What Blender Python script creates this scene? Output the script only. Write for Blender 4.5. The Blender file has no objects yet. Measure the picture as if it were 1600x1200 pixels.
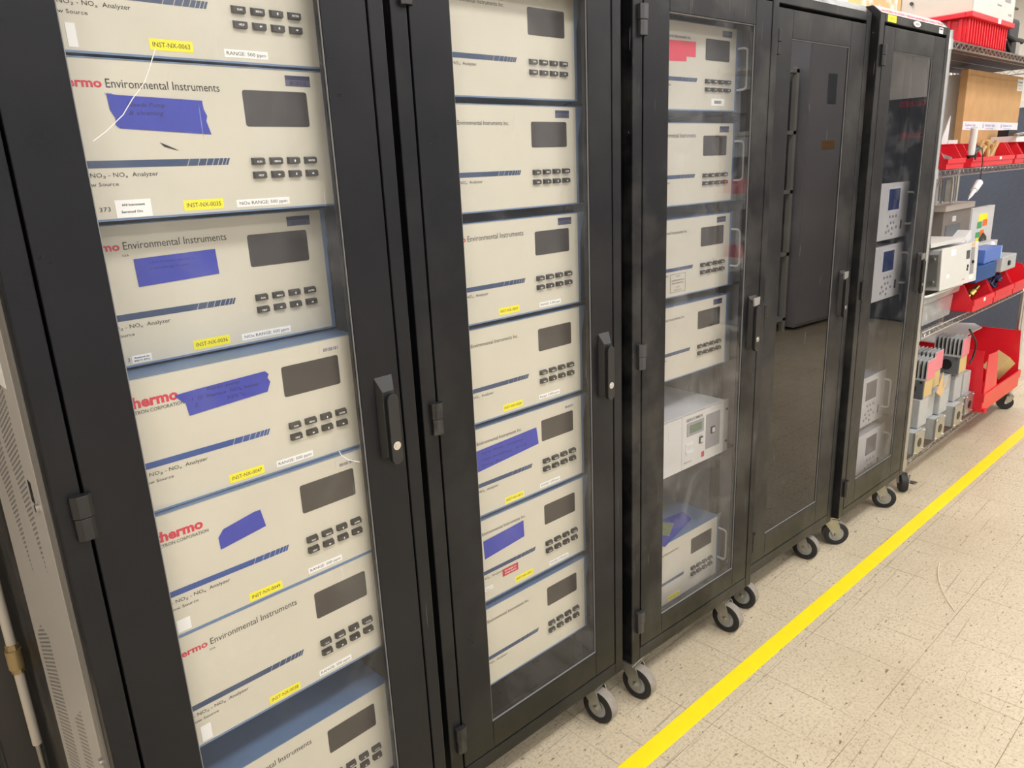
import bpy, bmesh, math, random
from mathutils import Matrix, Vector
random.seed(7)
S = bpy.context.scene
COL = S.collection
# ------------------------------------------------------------------ camera (1600x1200 frame, focal 1160 px)
YAW, PITCH, ROLL, FPX, HC = 0.80130, 0.27896, -0.04535, 1160.0, 1.55
fw = Vector((math.cos(YAW)*math.cos(PITCH), math.sin(YAW)*math.cos(PITCH), -math.sin(PITCH)))
r0 = fw.cross(Vector((0, 0, 1))).normalized(); u0 = r0.cross(fw)
rr = math.cos(ROLL)*r0 + math.sin(ROLL)*u0; uu = -math.sin(ROLL)*r0 + math.cos(ROLL)*u0
cam = bpy.data.cameras.new('camera'); camo = bpy.data.objects.new('camera', cam); COL.objects.link(camo)
M = Matrix((( rr.x, uu.x, -fw.x, 0), (rr.y, uu.y, -fw.y, 0), (rr.z, uu.z, -fw.z, HC), (0, 0, 0, 1)))
camo.matrix_world = M
cam.sensor_width = 36.0; cam.lens = FPX/1600*36.0; cam.clip_start = 0.02
S.camera = camo
# ------------------------------------------------------------------ world, exposure
wd = bpy.data.worlds.new('world'); S.world = wd; wd.use_nodes = True
wd.node_tree.nodes['Background'].inputs[0].default_value = (0.85, 0.92, 1.0, 1)
wd.node_tree.nodes['Background'].inputs[1].default_value = 0.25
S.view_settings.view_transform = 'Standard'; S.view_settings.look = 'None'
S.view_settings.exposure = 0.0; S.view_settings.gamma = 1.0
try: S.view_settings.use_curve_mapping = False
except Exception: pass
S.cycles.max_bounces = 8; S.cycles.transparent_max_bounces = 24; S.cycles.caustics_reflective = False; S.cycles.caustics_refractive = False
CEIL = 3.3
LAMPS = [(x, y) for y in (-.5, -2.6) for x in (-1.4, .9, 3.2, 5.5, 8.3)]+[(x, 1.85) for x in (.9, 3.2, 5.5, 8.3)]
def lamp_light(x, y, power=39):
    l = bpy.data.lights.new('ceiling_lamp', 'AREA'); l.shape = 'RECTANGLE'; l.size = 1.15; l.size_y = 0.5
    l.energy = power; l.color = (1.0, 0.985, 0.975)
    o = bpy.data.objects.new('ceiling_lamp', l); COL.objects.link(o); o.location = (x, y, CEIL-0.065); return o

# ------------------------------------------------------------------ materials
def s2l(c):
    c = c/255.0
    return c/12.92 if c <= 0.04045 else ((c+0.055)/1.055)**2.4
def rgb(r, g, b): return (s2l(r), s2l(g), s2l(b), 1)
MATS = {}
def nt(m): return m.node_tree.nodes, m.node_tree.links
def mat(name, col, rough=0.5, metal=0.0, spec=0.5, var=0.0, scale=30.0, bump=0.0, bscale=200.0, emit=0, aniso=None):
    if name in MATS: return MATS[name]
    m = bpy.data.materials.new(name); m.use_nodes = True; N, L = nt(m)
    b = N['Principled BSDF']; b.inputs['Base Color'].default_value = col
    b.inputs['Roughness'].default_value = rough; b.inputs['Metallic'].default_value = metal
    b.inputs['Specular IOR Level'].default_value = spec
    tc = N.new('ShaderNodeTexCoord')
    if var > 0:
        n = N.new('ShaderNodeTexNoise'); n.inputs['Scale'].default_value = scale; n.inputs['Detail'].default_value = 5
        L.new(tc.outputs['Object'], n.inputs['Vector'])
        r = N.new('ShaderNodeValToRGB'); r.color_ramp.elements[0].position = 0.3; r.color_ramp.elements[1].position = 0.7
        r.color_ramp.elements[0].color = tuple(c*(1-var) for c in col[:3])+(1,)
        r.color_ramp.elements[1].color = tuple(min(1, c*(1+var)) for c in col[:3])+(1,)
        L.new(n.outputs['Fac'], r.inputs['Fac']); L.new(r.outputs['Color'], b.inputs['Base Color'])
    if bump > 0:
        n2 = N.new('ShaderNodeTexNoise'); n2.inputs['Scale'].default_value = bscale
        L.new(tc.outputs['Object'], n2.inputs['Vector'])
        bp = N.new('ShaderNodeBump'); bp.inputs['Strength'].default_value = bump; bp.inputs['Distance'].default_value = 0.002
        L.new(n2.outputs['Fac'], bp.inputs['Height']); L.new(bp.outputs['Normal'], b.inputs['Normal'])
    if emit:
        b.inputs['Emission Color'].default_value = col; b.inputs['Emission Strength'].default_value = emit
    MATS[name] = m; return m

def rack_paint(name, base, rough, wear):
    """black textured rack enamel with chips, rubbed patches and thin scratches"""
    m = bpy.data.materials.new(name); m.use_nodes = True; N, L = nt(m); b = N['Principled BSDF']
    tc = N.new('ShaderNodeTexCoord')
    def noise(scale, detail=4, vec=None, rough_=0.6):
        n = N.new('ShaderNodeTexNoise'); n.inputs['Scale'].default_value = scale; n.inputs['Detail'].default_value = detail
        n.inputs['Roughness'].default_value = rough_
        L.new(vec or tc.outputs['Object'], n.inputs['Vector']); return n.outputs['Fac']
    def ramp(src, a, c, lo=0.0, hi=1.0):
        r = N.new('ShaderNodeMapRange'); r.inputs['From Min'].default_value = a; r.inputs['From Max'].default_value = c
        r.inputs['To Min'].default_value = lo; r.inputs['To Max'].default_value = hi; L.new(src, r.inputs['Value']); return r.outputs['Result']
    def mix(fac, c1, c2):
        x = N.new('ShaderNodeMix'); x.data_type = 'RGBA'; L.new(fac, x.inputs['Factor'])
        for i, c in ((6, c1), (7, c2)):
            if isinstance(c, tuple): x.inputs[i].default_value = c
            else: L.new(c, x.inputs[i])
        return x.outputs[2]
    dust = ramp(noise(4.0, 6), 0.45, 0.8, 0, 0.5*wear)
    c = mix(dust, base, (0.10, 0.095, 0.085, 1))
    chips = ramp(noise(26, 8, None, 0.75), 0.745-0.06*wear, 0.775-0.06*wear, 0, 0.8)
    c = mix(chips, c, (0.30, 0.29, 0.27, 1))
    mp = N.new('ShaderNodeMapping'); mp.inputs['Rotation'].default_value = (0.3, 0.55, 0.2); mp.inputs['Scale'].default_value = (220, 60, 5)
    L.new(tc.outputs['Object'], mp.inputs['Vector'])
    scr = ramp(noise(1.0, 2, mp.outputs['Vector']), 0.78-0.045*wear, 0.80-0.045*wear, 0, 0.45)
    c = mix(scr, c, (0.28, 0.27, 0.26, 1))
    L.new(c, b.inputs['Base Color'])
    L.new(ramp(noise(9, 4), 0.3, 0.7, rough-0.07, rough+0.1), b.inputs['Roughness'])
    b.inputs['Specular IOR Level'].default_value = 0.28
    bp = N.new('ShaderNodeBump'); bp.inputs['Strength'].default_value = 0.12; bp.inputs['Distance'].default_value = 0.001
    L.new(noise(900, 1), bp.inputs['Height']); L.new(bp.outputs['Normal'], b.inputs['Normal'])
    MATS[name] = m; return m

def glass(name, tint, smudge, ior=1.5, smudge_scale=6.0, seed=0.0, haze=0.0):
    """thin acrylic pane: see-through, Fresnel mirror, faint smudges and scratches"""
    m = bpy.data.materials.new(name); m.use_nodes = True; N, L = nt(m)
    for n in list(N): N.remove(n)
    out = N.new('ShaderNodeOutputMaterial'); tr = N.new('ShaderNodeBsdfTransparent'); tr.inputs['Color'].default_value = tint
    gl = N.new('ShaderNodeBsdfGlossy'); gl.inputs['Roughness'].default_value = 0.012
    df = N.new('ShaderNodeBsdfDiffuse'); df.inputs['Color'].default_value = (0.75, 0.75, 0.76, 1)
    fr = N.new('ShaderNodeFresnel'); fr.inputs['IOR'].default_value = ior
    tc = N.new('ShaderNodeTexCoord'); mp0 = N.new('ShaderNodeMapping'); mp0.inputs['Location'].default_value = (seed, seed*2, seed)
    L.new(tc.outputs['Object'], mp0.inputs['Vector'])
    n = N.new('ShaderNodeTexNoise'); n.inputs['Scale'].default_value = smudge_scale; n.inputs['Detail'].default_value = 8; n.inputs['Distortion'].default_value = 0.7
    n.inputs['Roughness'].default_value = 0.65
    L.new(mp0.outputs['Vector'], n.inputs['Vector'])
    r = N.new('ShaderNodeMapRange'); r.inputs['From Min'].default_value = 0.5; r.inputs['From Max'].default_value = 0.85
    r.inputs['To Min'].default_value = haze; r.inputs['To Max'].default_value = smudge; L.new(n.outputs['Fac'], r.inputs['Value'])
    mp = N.new('ShaderNodeMapping'); mp.inputs['Rotation'].default_value = (0, 0.45, 0); mp.inputs['Scale'].default_value = (260, 1, 7)
    L.new(mp0.outputs['Vector'], mp.inputs['Vector'])
    n2 = N.new('ShaderNodeTexNoise'); n2.inputs['Scale'].default_value = 1.0; n2.inputs['Detail'].default_value = 1; L.new(mp.outputs['Vector'], n2.inputs['Vector'])
    r2 = N.new('ShaderNodeMapRange'); r2.inputs['From Min'].default_value = 0.765; r2.inputs['From Max'].default_value = 0.79
    r2.inputs['To Min'].default_value = 0; r2.inputs['To Max'].default_value = 0.35; L.new(n2.outputs['Fac'], r2.inputs['Value'])
    ad = N.new('ShaderNodeMath'); ad.operation = 'ADD'; ad.use_clamp = True; L.new(r.outputs[0], ad.inputs[0]); L.new(r2.outputs[0], ad.inputs[1])
    m1 = N.new('ShaderNodeMixShader'); L.new(ad.outputs[0], m1.inputs[0]); L.new(tr.outputs[0], m1.inputs[1]); L.new(df.outputs[0], m1.inputs[2])
    ge = N.new('ShaderNodeNewGeometry'); iv = N.new('ShaderNodeMath'); iv.operation = 'SUBTRACT'; iv.inputs[0].default_value = 1.0; L.new(ge.outputs['Backfacing'], iv.inputs[1])
    fm = N.new('ShaderNodeMath'); fm.operation = 'MULTIPLY'; L.new(fr.outputs[0], fm.inputs[0]); L.new(iv.outputs[0], fm.inputs[1])
    sm = N.new('ShaderNodeMath'); sm.operation = 'MULTIPLY'; L.new(ad.outputs[0], sm.inputs[0]); L.new(iv.outputs[0], sm.inputs[1]); L.new(sm.outputs[0], m1.inputs[0])
    m2 = N.new('ShaderNodeMixShader'); L.new(fm.outputs[0], m2.inputs[0]); L.new(m1.outputs[0], m2.inputs[1]); L.new(gl.outputs[0], m2.inputs[2])
    L.new(m2.outputs[0], out.inputs['Surface']); MATS[name] = m; return m

def floor_mat():
    m = bpy.data.materials.new('vinyl tile'); m.use_nodes = True; N, L = nt(m); b = N['Principled BSDF']
    g = N.new('ShaderNodeNewGeometry')
    mp = N.new('ShaderNodeMapping'); mp.vector_type = 'TEXTURE'; mp.inputs['Location'].default_value = (1.311, 0.917, 0); mp.inputs['Rotation'].default_value = (0, 0, math.radians(-2.2))
    mp.inputs['Scale'].default_value = (0.3035, 0.3035, 1); L.new(g.outputs['Position'], mp.inputs['Vector'])
    sx = N.new('ShaderNodeSeparateXYZ'); L.new(mp.outputs['Vector'], sx.inputs[0])
    def mth(op, a, c=None, cl=False):
        x = N.new('ShaderNodeMath'); x.operation = op; x.use_clamp = cl
        for i, v in enumerate((a, c)):
            if v is None: continue
            if isinstance(v, (int, float)): x.inputs[i].default_value = v
            else: L.new(v, x.inputs[i])
        return x.outputs[0]
    def line(v):
        f = mth('FRACT', v); d = mth('MINIMUM', f, mth('SUBTRACT', 1.0, f)); return mth('LESS_THAN', d, 0.0035)
    joint = mth('MAXIMUM', line(sx.outputs[0]), line(sx.outputs[1]))
    def noise(scale, detail, vec, distort=0.0):
        n = N.new('ShaderNodeTexNoise'); n.inputs['Scale'].default_value = scale; n.inputs['Detail'].default_value = detail; n.inputs['Distortion'].default_value = distort
        L.new(vec, n.inputs['Vector']); return n.outputs['Fac']
    def ramp(src, a, c, lo=0.0, hi=1.0):
        r = N.new('ShaderNodeMapRange'); r.inputs['From Min'].default_value = a; r.inputs['From Max'].default_value = c
        r.inputs['To Min'].default_value = lo; r.inputs['To Max'].default_value = hi; L.new(src, r.inputs['Value']); return r.outputs['Result']
    def mix(fac, c1, c2):
        x = N.new('ShaderNodeMix'); x.data_type = 'RGBA'
        if isinstance(fac, (int, float)): x.inputs['Factor'].default_value = fac
        else: L.new(fac, x.inputs['Factor'])
        for i, c in ((6, c1), (7, c2)):
            if isinstance(c, tuple): x.inputs[i].default_value = c
            else: L.new(c, x.inputs[i])
        return x.outputs[2]
    P = g.outputs['Position']
    # per tile random offset of the speckle
    fl = N.new('ShaderNodeVectorMath'); fl.operation = 'FLOOR'; L.new(mp.outputs['Vector'], fl.inputs[0])
    wn = N.new('ShaderNodeTexWhiteNoise'); wn.noise_dimensions = '3D'; L.new(fl.outputs[0], wn.inputs['Vector'])
    c = mix(ramp(noise(2.2, 5, P), 0.3, 0.7), rgb(201, 187, 161), rgb(216, 203, 178))
    c = mix(ramp(wn.outputs['Value'], 0, 1, 0, 0.18), c, rgb(190, 175, 148))
    c = mix(ramp(noise(120, 3, P), 0.48, 0.70, 0, 0.6), c, rgb(150, 133, 108))
    c = mix(ramp(noise(60, 4, P), 0.52, 0.7, 0, 0.25), c, rgb(232, 224, 206))
    m2 = N.new('ShaderNodeMapping'); m2.inputs['Scale'].default_value = (38, 110, 1); m2.inputs['Rotation'].default_value = (0, 0, 0.5); L.new(P, m2.inputs['Vector'])
    c = mix(ramp(noise(1.0, 2, m2.outputs[0], 0.3), 0.655, 0.71, 0, 0.8), c, rgb(104, 90, 70))
    m3 = N.new('ShaderNodeMapping'); m3.inputs['Scale'].default_value = (2.2, 130, 1); m3.inputs['Rotation'].default_value = (0, 0, 0.25); L.new(P, m3.inputs['Vector'])
    c = mix(ramp(noise(1.0, 1, m3.outputs[0], 0.1), 0.69, 0.73, 0, 0.45), c, rgb(120, 104, 84))
    m4 = N.new('ShaderNodeMapping'); m4.inputs['Scale'].default_value = (120, 2.5, 1); m4.inputs['Rotation'].default_value = (0, 0, 0.8); L.new(P, m4.inputs['Vector'])
    c = mix(ramp(noise(1.0, 1, m4.outputs[0], 0.1), 0.70, 0.74, 0, 0.4), c, rgb(120, 104, 84))
    c = mix(mth('MULTIPLY', joint, ramp(noise(5, 3, P), 0.35, 0.6, 0.3, 0.9)), c, rgb(128, 112, 90))
    L.new(c, b.inputs['Base Color'])
    L.new(ramp(noise(7, 4, P), 0.3, 0.7, 0.28, 0.48), b.inputs['Roughness'])
    b.inputs['Specular IOR Level'].default_value = 0.45
    MATS['floor'] = m; return m

def slot_panel_mat():
    """warm grey enamel with rows of punched slots"""
    m = bpy.data.materials.new('slotted steel'); m.use_nodes = True; N, L = nt(m); b = N['Principled BSDF']
    tc = N.new('ShaderNodeTexCoord'); sx = N.new('ShaderNodeSeparateXYZ'); L.new(tc.outputs['Object'], sx.inputs[0])
    def mth(op, a, c=None, d=None):
        x = N.new('ShaderNodeMath'); x.operation = op
        for i, v in enumerate((a, c, d)):
            if v is None: continue
            if isinstance(v, (int, float)): x.inputs[i].default_value = v
            else: L.new(v, x.inputs[i])
        return x.outputs[0]
    y, z = sx.outputs[1], sx.outputs[2]
    def band(v, a, c): return mth('MULTIPLY', mth('GREATER_THAN', v, a), mth('LESS_THAN', v, c))
    col = mth('FLOOR', mth('DIVIDE', y, 0.009))
    zz = mth('ADD', mth('DIVIDE', z, 0.0085), mth('MULTIPLY', mth('MODULO', col, 2.0), 0.5))
    fz = mth('FRACT', zz); fy = mth('FRACT', mth('DIVIDE', y, 0.009))
    slot = mth('MULTIPLY', band(fz, 0.25, 0.72), band(fy, 0.18, 0.8))
    # diagonal ended bands
    zr = mth('ADD', z, mth('MULTIPLY', y, -2.0))
    up = mth('MULTIPLY', band(y, 0.135, 0.235), band(zr, 0.70, 1.5))
    up2 = mth('MULTIPLY', band(y, 0.262, 0.36), band(zr, 0.40, 1.5))
    zr2 = mth('ADD', z, mth('MULTIPLY', y, 2.2))
    lo = mth('MULTIPLY', band(y, 0.14, 0.21), mth('LESS_THAN', mth('ADD', z, mth('MULTIPLY', y, 0.8)), 0.83))
    lo2 = mth('MULTIPLY', band(y, 0.27, 0.38), mth('LESS_THAN', mth('ADD', z, mth('MULTIPLY', y, 0.8)), 1.06))
    lo2 = mth('MULTIPLY', lo2, mth('LESS_THAN', z, 0.80))
    area = mth('MAXIMUM', mth('MAXIMUM', up, up2), mth('MAXIMUM', lo, lo2))
    f = mth('MULTIPLY', slot, area)
    x = N.new('ShaderNodeMix'); x.data_type = 'RGBA'; L.new(f, x.inputs['Factor'])
    x.inputs[6].default_value = rgb(184, 180, 176); x.inputs[7].default_value = (0.012, 0.012, 0.012, 1)
    L.new(x.outputs[2], b.inputs['Base Color']); b.inputs['Roughness'].default_value = 0.42
    MATS['slot'] = m; return m

PAINT_A = rack_paint('rack enamel clean', (0.006, 0.0065, 0.009, 1), 0.33, 0.12)
PAINT_B = rack_paint('rack enamel used', (0.006, 0.0065, 0.0085, 1), 0.34, 0.4)
PAINT_C = rack_paint('rack enamel worn', (0.0055, 0.0058, 0.0075, 1), 0.36, 1.35)
PAINT_D = rack_paint('rack enamel grey', (0.013, 0.0132, 0.0145, 1), 0.36, 1.15)
GLASS_A = glass('acrylic clear', (0.97, 0.97, 0.97, 1), 0.10, 1.47, 5.0, 1.0, 0.008)  # slight even haze paints lamp reflections into the pane
GLASS_C = glass('acrylic scratched', (0.93, 0.93, 0.94, 1), 0.20, 1.62, 7.0, 5.0, 0.02)  # besides real smudges, the even haze paints in reflected room light
GLASS_D = glass('acrylic smoked', (0.03, 0.03, 0.03, 1), 0.03, 1.75, 4.0, 9.0)
GLASS_E = glass('acrylic smudged', (0.88, 0.88, 0.90, 1), 0.16, 1.75, 6.0, 13.0, 0.01)
FLOOR = floor_mat(); SLOT = slot_panel_mat()
BLACK = mat('black plastic', (0.012, 0.012, 0.013, 1), 0.38)
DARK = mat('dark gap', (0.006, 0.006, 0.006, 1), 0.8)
INNER = mat('rack inner steel', rgb(92, 92, 97), 0.5, 0, 0.5, 0.15, 12)
RAIL = mat('rail steel', rgb(70, 70, 74), 0.45, 0.3)
BEIGE = mat('beige faceplate', rgb(206, 201, 185), 0.38, 0, 0.5, 0.035, 8)
BLUE = mat('steel blue enamel', rgb(104, 128, 162), 0.42, 0, 0.5, 0.06, 14)
NAVY = mat('slate blue print', rgb(50, 70, 104), 0.45)
ROYAL = mat('royal blue print', rgb(46, 78, 146), 0.45)
SCREEN = mat('dark display window', rgb(62, 57, 54), 0.22, 0, 0.5, 0.1, 5)
KEY = mat('charcoal key', rgb(52, 49, 46), 0.42)
WHITEP = mat('white print', rgb(235, 235, 232), 0.6)
INK = mat('black print', rgb(42, 40, 38), 0.6)
REDP = mat('red print', rgb(204, 50, 72), 0.5)
LAB_Y = mat('yellow label', rgb(243, 232, 46), 0.5)
LAB_W = mat('white label', rgb(240, 240, 238), 0.5)
LAB_R = mat('red label', rgb(190, 40, 60), 0.5)
TAPE_B = mat('blue masking tape', rgb(52, 62, 168), 0.5, 0, 0.5, 0.08, 40, 0.15, 90)
TAPE_R = mat('red tape', rgb(226, 62, 86), 0.45, 0, 0.5, 0.08, 20)
PEN = mat('marker ink', rgb(22, 22, 74), 0.6)
TAGG = mat('property tag', rgb(92, 92, 112), 0.35, 0.3)
CHROME = mat('zinc chrome', rgb(205, 205, 205), 0.22, 1.0)
STEELW = mat('plated wire', rgb(190, 190, 188), 0.28, 1.0)
GALV = mat('galvanised', rgb(170, 168, 160), 0.38, 0.85, 0.5, 0.12, 30)
RUBBER = mat('black rubber', (0.012, 0.012, 0.013, 1), 0.55)
TREAD = mat('dusty tread', rgb(140, 133, 125), 0.6, 0, 0.4, 0.2, 25)
HUB = mat('grey hub', rgb(150, 152, 154), 0.4)
WHITE = mat('white enamel', rgb(226, 226, 226), 0.35)
OFFW = mat('off-white enamel', rgb(214, 213, 208), 0.4, 0, 0.5, 0.04, 10)
LGREY = mat('light grey plastic', rgb(196, 197, 198), 0.42, 0, 0.5, 0.03, 10)
MGREY = mat('mid grey panel', rgb(150, 150, 152), 0.45)
LCDG = mat('green lcd', rgb(96, 122, 96), 0.2)
LCDB = mat('blue lcd', rgb(44, 58, 104), 0.2, 0, 0.5, 0.2, 30)
LCDK = mat('grey lcd', rgb(92, 92, 98), 0.25, 0, 0.5, 0.15, 20)
RED = mat('red bin plastic', rgb(222, 38, 52), 0.34, 0, 0.5, 0.05, 10)
CARD = mat('cardboard', rgb(196, 154, 106), 0.75, 0, 0.3, 0.07, 12)
CARD2 = mat('pale cardboard', rgb(214, 178, 128), 0.75, 0, 0.3, 0.05, 12)
WALLM = mat('painted wall', rgb(206, 198, 186), 0.7, 0, 0.3, 0.05, 3)
PART = mat('slate partition fabric', rgb(86, 93, 108), 0.85, 0, 0.2, 0.06, 60)
LINER = mat('dark shelf liner', rgb(78, 58, 62), 0.5)
CASTG = mat('cast grey enamel', rgb(176, 178, 178), 0.45, 0, 0.5, 0.06, 40)
CASTD = mat('dark grey cover', rgb(92, 96, 100), 0.5)
ALU = mat('brushed aluminium', rgb(186, 186, 184), 0.35, 0.8)
BRASS = mat('brass', rgb(190, 160, 90), 0.3, 0.9)
TAUPE = mat('taupe enamel', rgb(116, 108, 102), 0.5, 0, 0.5, 0.06, 10)
BLUEP = mat('blue enclosure', rgb(84, 116, 190), 0.4)
BLUED = mat('deep blue enclosure', rgb(18, 72, 132), 0.4)
YTAPE = mat('yellow floor tape', rgb(252, 230, 36), 0.35, 0, 0.4, 0.03, 20)
CREAMH = mat('white handle', rgb(222, 222, 220), 0.35)
PCB = mat('green circuit board', rgb(134, 142, 104), 0.45, 0, 0.5, 0.3, 120)
POLYE = mat('clear polyethylene', rgb(214, 220, 216), 0.35)
ORANGE = mat('orange label', rgb(228, 110, 30), 0.5)
GREENL = mat('green label', rgb(66, 150, 96), 0.5)
GREENT = mat('lime tag', rgb(96, 220, 96), 0.5)
TAN = mat('tan wood block', rgb(204, 178, 122), 0.6)
PINKW = mat('pink anodised end', rgb(222, 128, 138), 0.5)

# ------------------------------------------------------------------ mesh helpers
class MB:
    def __init__(s): s.bm = bmesh.new()
    def box(s, x0, y0, z0, x1, y1, z1):
        v = [s.bm.verts.new(p) for p in ((x0,y0,z0),(x1,y0,z0),(x1,y1,z0),(x0,y1,z0),(x0,y0,z1),(x1,y0,z1),(x1,y1,z1),(x0,y1,z1))]
        for f in ((0,3,2,1),(4,5,6,7),(0,1,5,4),(1,2,6,5),(2,3,7,6),(3,0,4,7)): s.bm.faces.new([v[i] for i in f])
        return s
    def prism(s, pts, y0, y1):
        """outline in x,z extruded from y0 to y1"""
        a = [s.bm.verts.new((p[0], y0, p[1])) for p in pts]; b = [s.bm.verts.new((p[0], y1, p[1])) for p in pts]
        n = len(pts); s.bm.faces.new(a); s.bm.faces.new(b[::-1])
        for i in range(n): s.bm.faces.new((a[i], b[i], b[(i+1) % n], a[(i+1) % n]))
        return s
    def prismz(s, pts, z0, z1):
        a = [s.bm.verts.new((p[0], p[1], z0)) for p in pts]; b = [s.bm.verts.new((p[0], p[1], z1)) for p in pts]
        n = len(pts); s.bm.faces.new(a[::-1]); s.bm.faces.new(b)
        for i in range(n): s.bm.faces.new((a[i], a[(i+1) % n], b[(i+1) % n], b[i]))
        return s
    def prismx(s, pts, x0, x1):
        a = [s.bm.verts.new((x0, p[0], p[1])) for p in pts]; b = [s.bm.verts.new((x1, p[0], p[1])) for p in pts]
        n = len(pts); s.bm.faces.new(a); s.bm.faces.new(b[::-1])
        for i in range(n): s.bm.faces.new((a[i], b[i], b[(i+1) % n], a[(i+1) % n]))
        return s
    def frame(s, x0, z0, x1, z1, t, y0, y1, tb=None, tt=None):
        tb = t if tb is None else tb; tt = t if tt is None else tt
        s.box(x0, y0, z0, x0+t, y1, z1); s.box(x1-t, y0, z0, x1, y1, z1)
        s.box(x0+t, y0, z0, x1-t, y1, z0+tb); s.box(x0+t, y0, z1-tt, x1-t, y1, z1); return s
    def cyl(s, c, axis, r, h, n=20, r2=None):
        """cylinder starting at c along axis"""
        ax = {'x': Vector((1,0,0)), 'y': Vector((0,1,0)), 'z': Vector((0,0,1))}.get(axis, axis)
        if not isinstance(ax, Vector): ax = Vector(ax)
        ax = ax.normalized(); q = ax.orthogonal().normalized(); w = ax.cross(q); c = Vector(c); r2 = r if r2 is None else r2
        a = [s.bm.verts.new(c+(q*math.cos(2*math.pi*i/n)+w*math.sin(2*math.pi*i/n))*r) for i in range(n)]
        b = [s.bm.verts.new(c+ax*h+(q*math.cos(2*math.pi*i/n)+w*math.sin(2*math.pi*i/n))*r2) for i in range(n)]
        s.bm.faces.new(a[::-1]); s.bm.faces.new(b)
        for i in range(n): s.bm.faces.new((a[i], a[(i+1) % n], b[(i+1) % n], b[i]))
        return s
    def tube(s, pts, r, n=8, closed=False):
        pts = [Vector(p) for p in pts]; rings = []; N = len(pts); prev = None
        for i, p in enumerate(pts):
            if closed: t = pts[(i+1) % N]-pts[i-1]
            else: t = pts[min(i+1, N-1)]-pts[max(i-1, 0)]
            t.normalize()
            q = t.orthogonal().normalized() if prev is None else (prev-t*prev.dot(t)).normalized()
            prev = q; w = t.cross(q)
            rings.append([s.bm.verts.new(p+(q*math.cos(2*math.pi*k/n)+w*math.sin(2*math.pi*k/n))*r) for k in range(n)])
        for i in range(N if closed else N-1):
            A, B = rings[i], rings[(i+1) % N]
            for k in range(n): s.bm.faces.new((A[k], A[(k+1) % n], B[(k+1) % n], B[k]))
        if not closed: s.bm.faces.new(rings[0][::-1]); s.bm.faces.new(rings[-1])
        return s
    def ring(s, c, axis, ro, ri, h, n=28):
        """washer / tyre: annulus along axis"""
        ax = {'x': Vector((1,0,0)), 'y': Vector((0,1,0)), 'z': Vector((0,0,1))}[axis]
        q = ax.orthogonal().normalized(); w = ax.cross(q); c = Vector(c)
        P = []
        for i in range(n):
            d = q*math.cos(2*math.pi*i/n)+w*math.sin(2*math.pi*i/n)
            P.append([s.bm.verts.new(c+d*ri), s.bm.verts.new(c+d*ro), s.bm.verts.new(c+ax*h+d*ro), s.bm.verts.new(c+ax*h+d*ri)])
        for i in range(n):
            A, B = P[i], P[(i+1) % n]
            for k in range(4): s.bm.faces.new((A[k], B[k], B[(k+1) % 4], A[(k+1) % 4]))
        return s
    def ball(s, c, r, sc=(1,1,1)):
        bmesh.ops.create_uvsphere(s.bm, u_segments=14, v_segments=8, radius=r, matrix=Matrix.Translation(c) @ Matrix.Diagonal((*sc, 1))); return s
    def mesh(s, name, smooth=False):
        bmesh.ops.recalc_face_normals(s.bm, faces=s.bm.faces[:])
        me = bpy.data.meshes.new(name); s.bm.to_mesh(me); s.bm.free()
        if smooth:
            for p in me.polygons: p.use_smooth = True
            try: me.set_sharp_from_angle(angle=math.radians(38))
            except Exception: pass
        return me
CACHE = {}
def part(name, key, build, m, parent=None, loc=None, rot=None, smooth=False, bev=0, label=None):
    """one mesh object; key shares the mesh data between repeats; build is an MB or a function giving one"""
    if key is not None and key in CACHE: me = CACHE[key]
    else:
        mb = build() if callable(build) else build
        me = mb.mesh(name, smooth); me.materials.append(m)
        if key is not None: CACHE[key] = me
    o = bpy.data.objects.new(name, me); COL.objects.link(o)
    if me.materials[0] != m:
        o.material_slots[0].link = 'OBJECT'; o.material_slots[0].material = m
    if parent: o.parent = parent
    if loc: o.location = loc
    if rot: o.rotation_euler = rot
    if bev:
        b = o.modifiers.new('bevel', 'BEVEL'); b.width = bev; b.segments = 2; b.limit_method = 'ANGLE'; b.angle_limit = math.radians(40)
    if label: o['label'] = label
    return o
def B(*a): return lambda: MB().box(*a)
def thing(name, label, cat, loc=(0,0,0), rotz=0, group=None, rot=None):
    o = bpy.data.objects.new(name, None); COL.objects.link(o); o.location = loc
    o.rotation_euler = rot if rot else (0, 0, rotz); o.empty_display_size = 0.05
    o['label'] = label; o['category'] = cat
    if group: o['group'] = group
    return o
def tag(o, label, cat, group=None):
    o['label'] = label; o['category'] = cat
    if group: o['group'] = group
    return o
def struct(name, mb, m, **k):
    o = part(name, None, mb, m, **k); o['kind'] = 'structure'; return o

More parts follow.
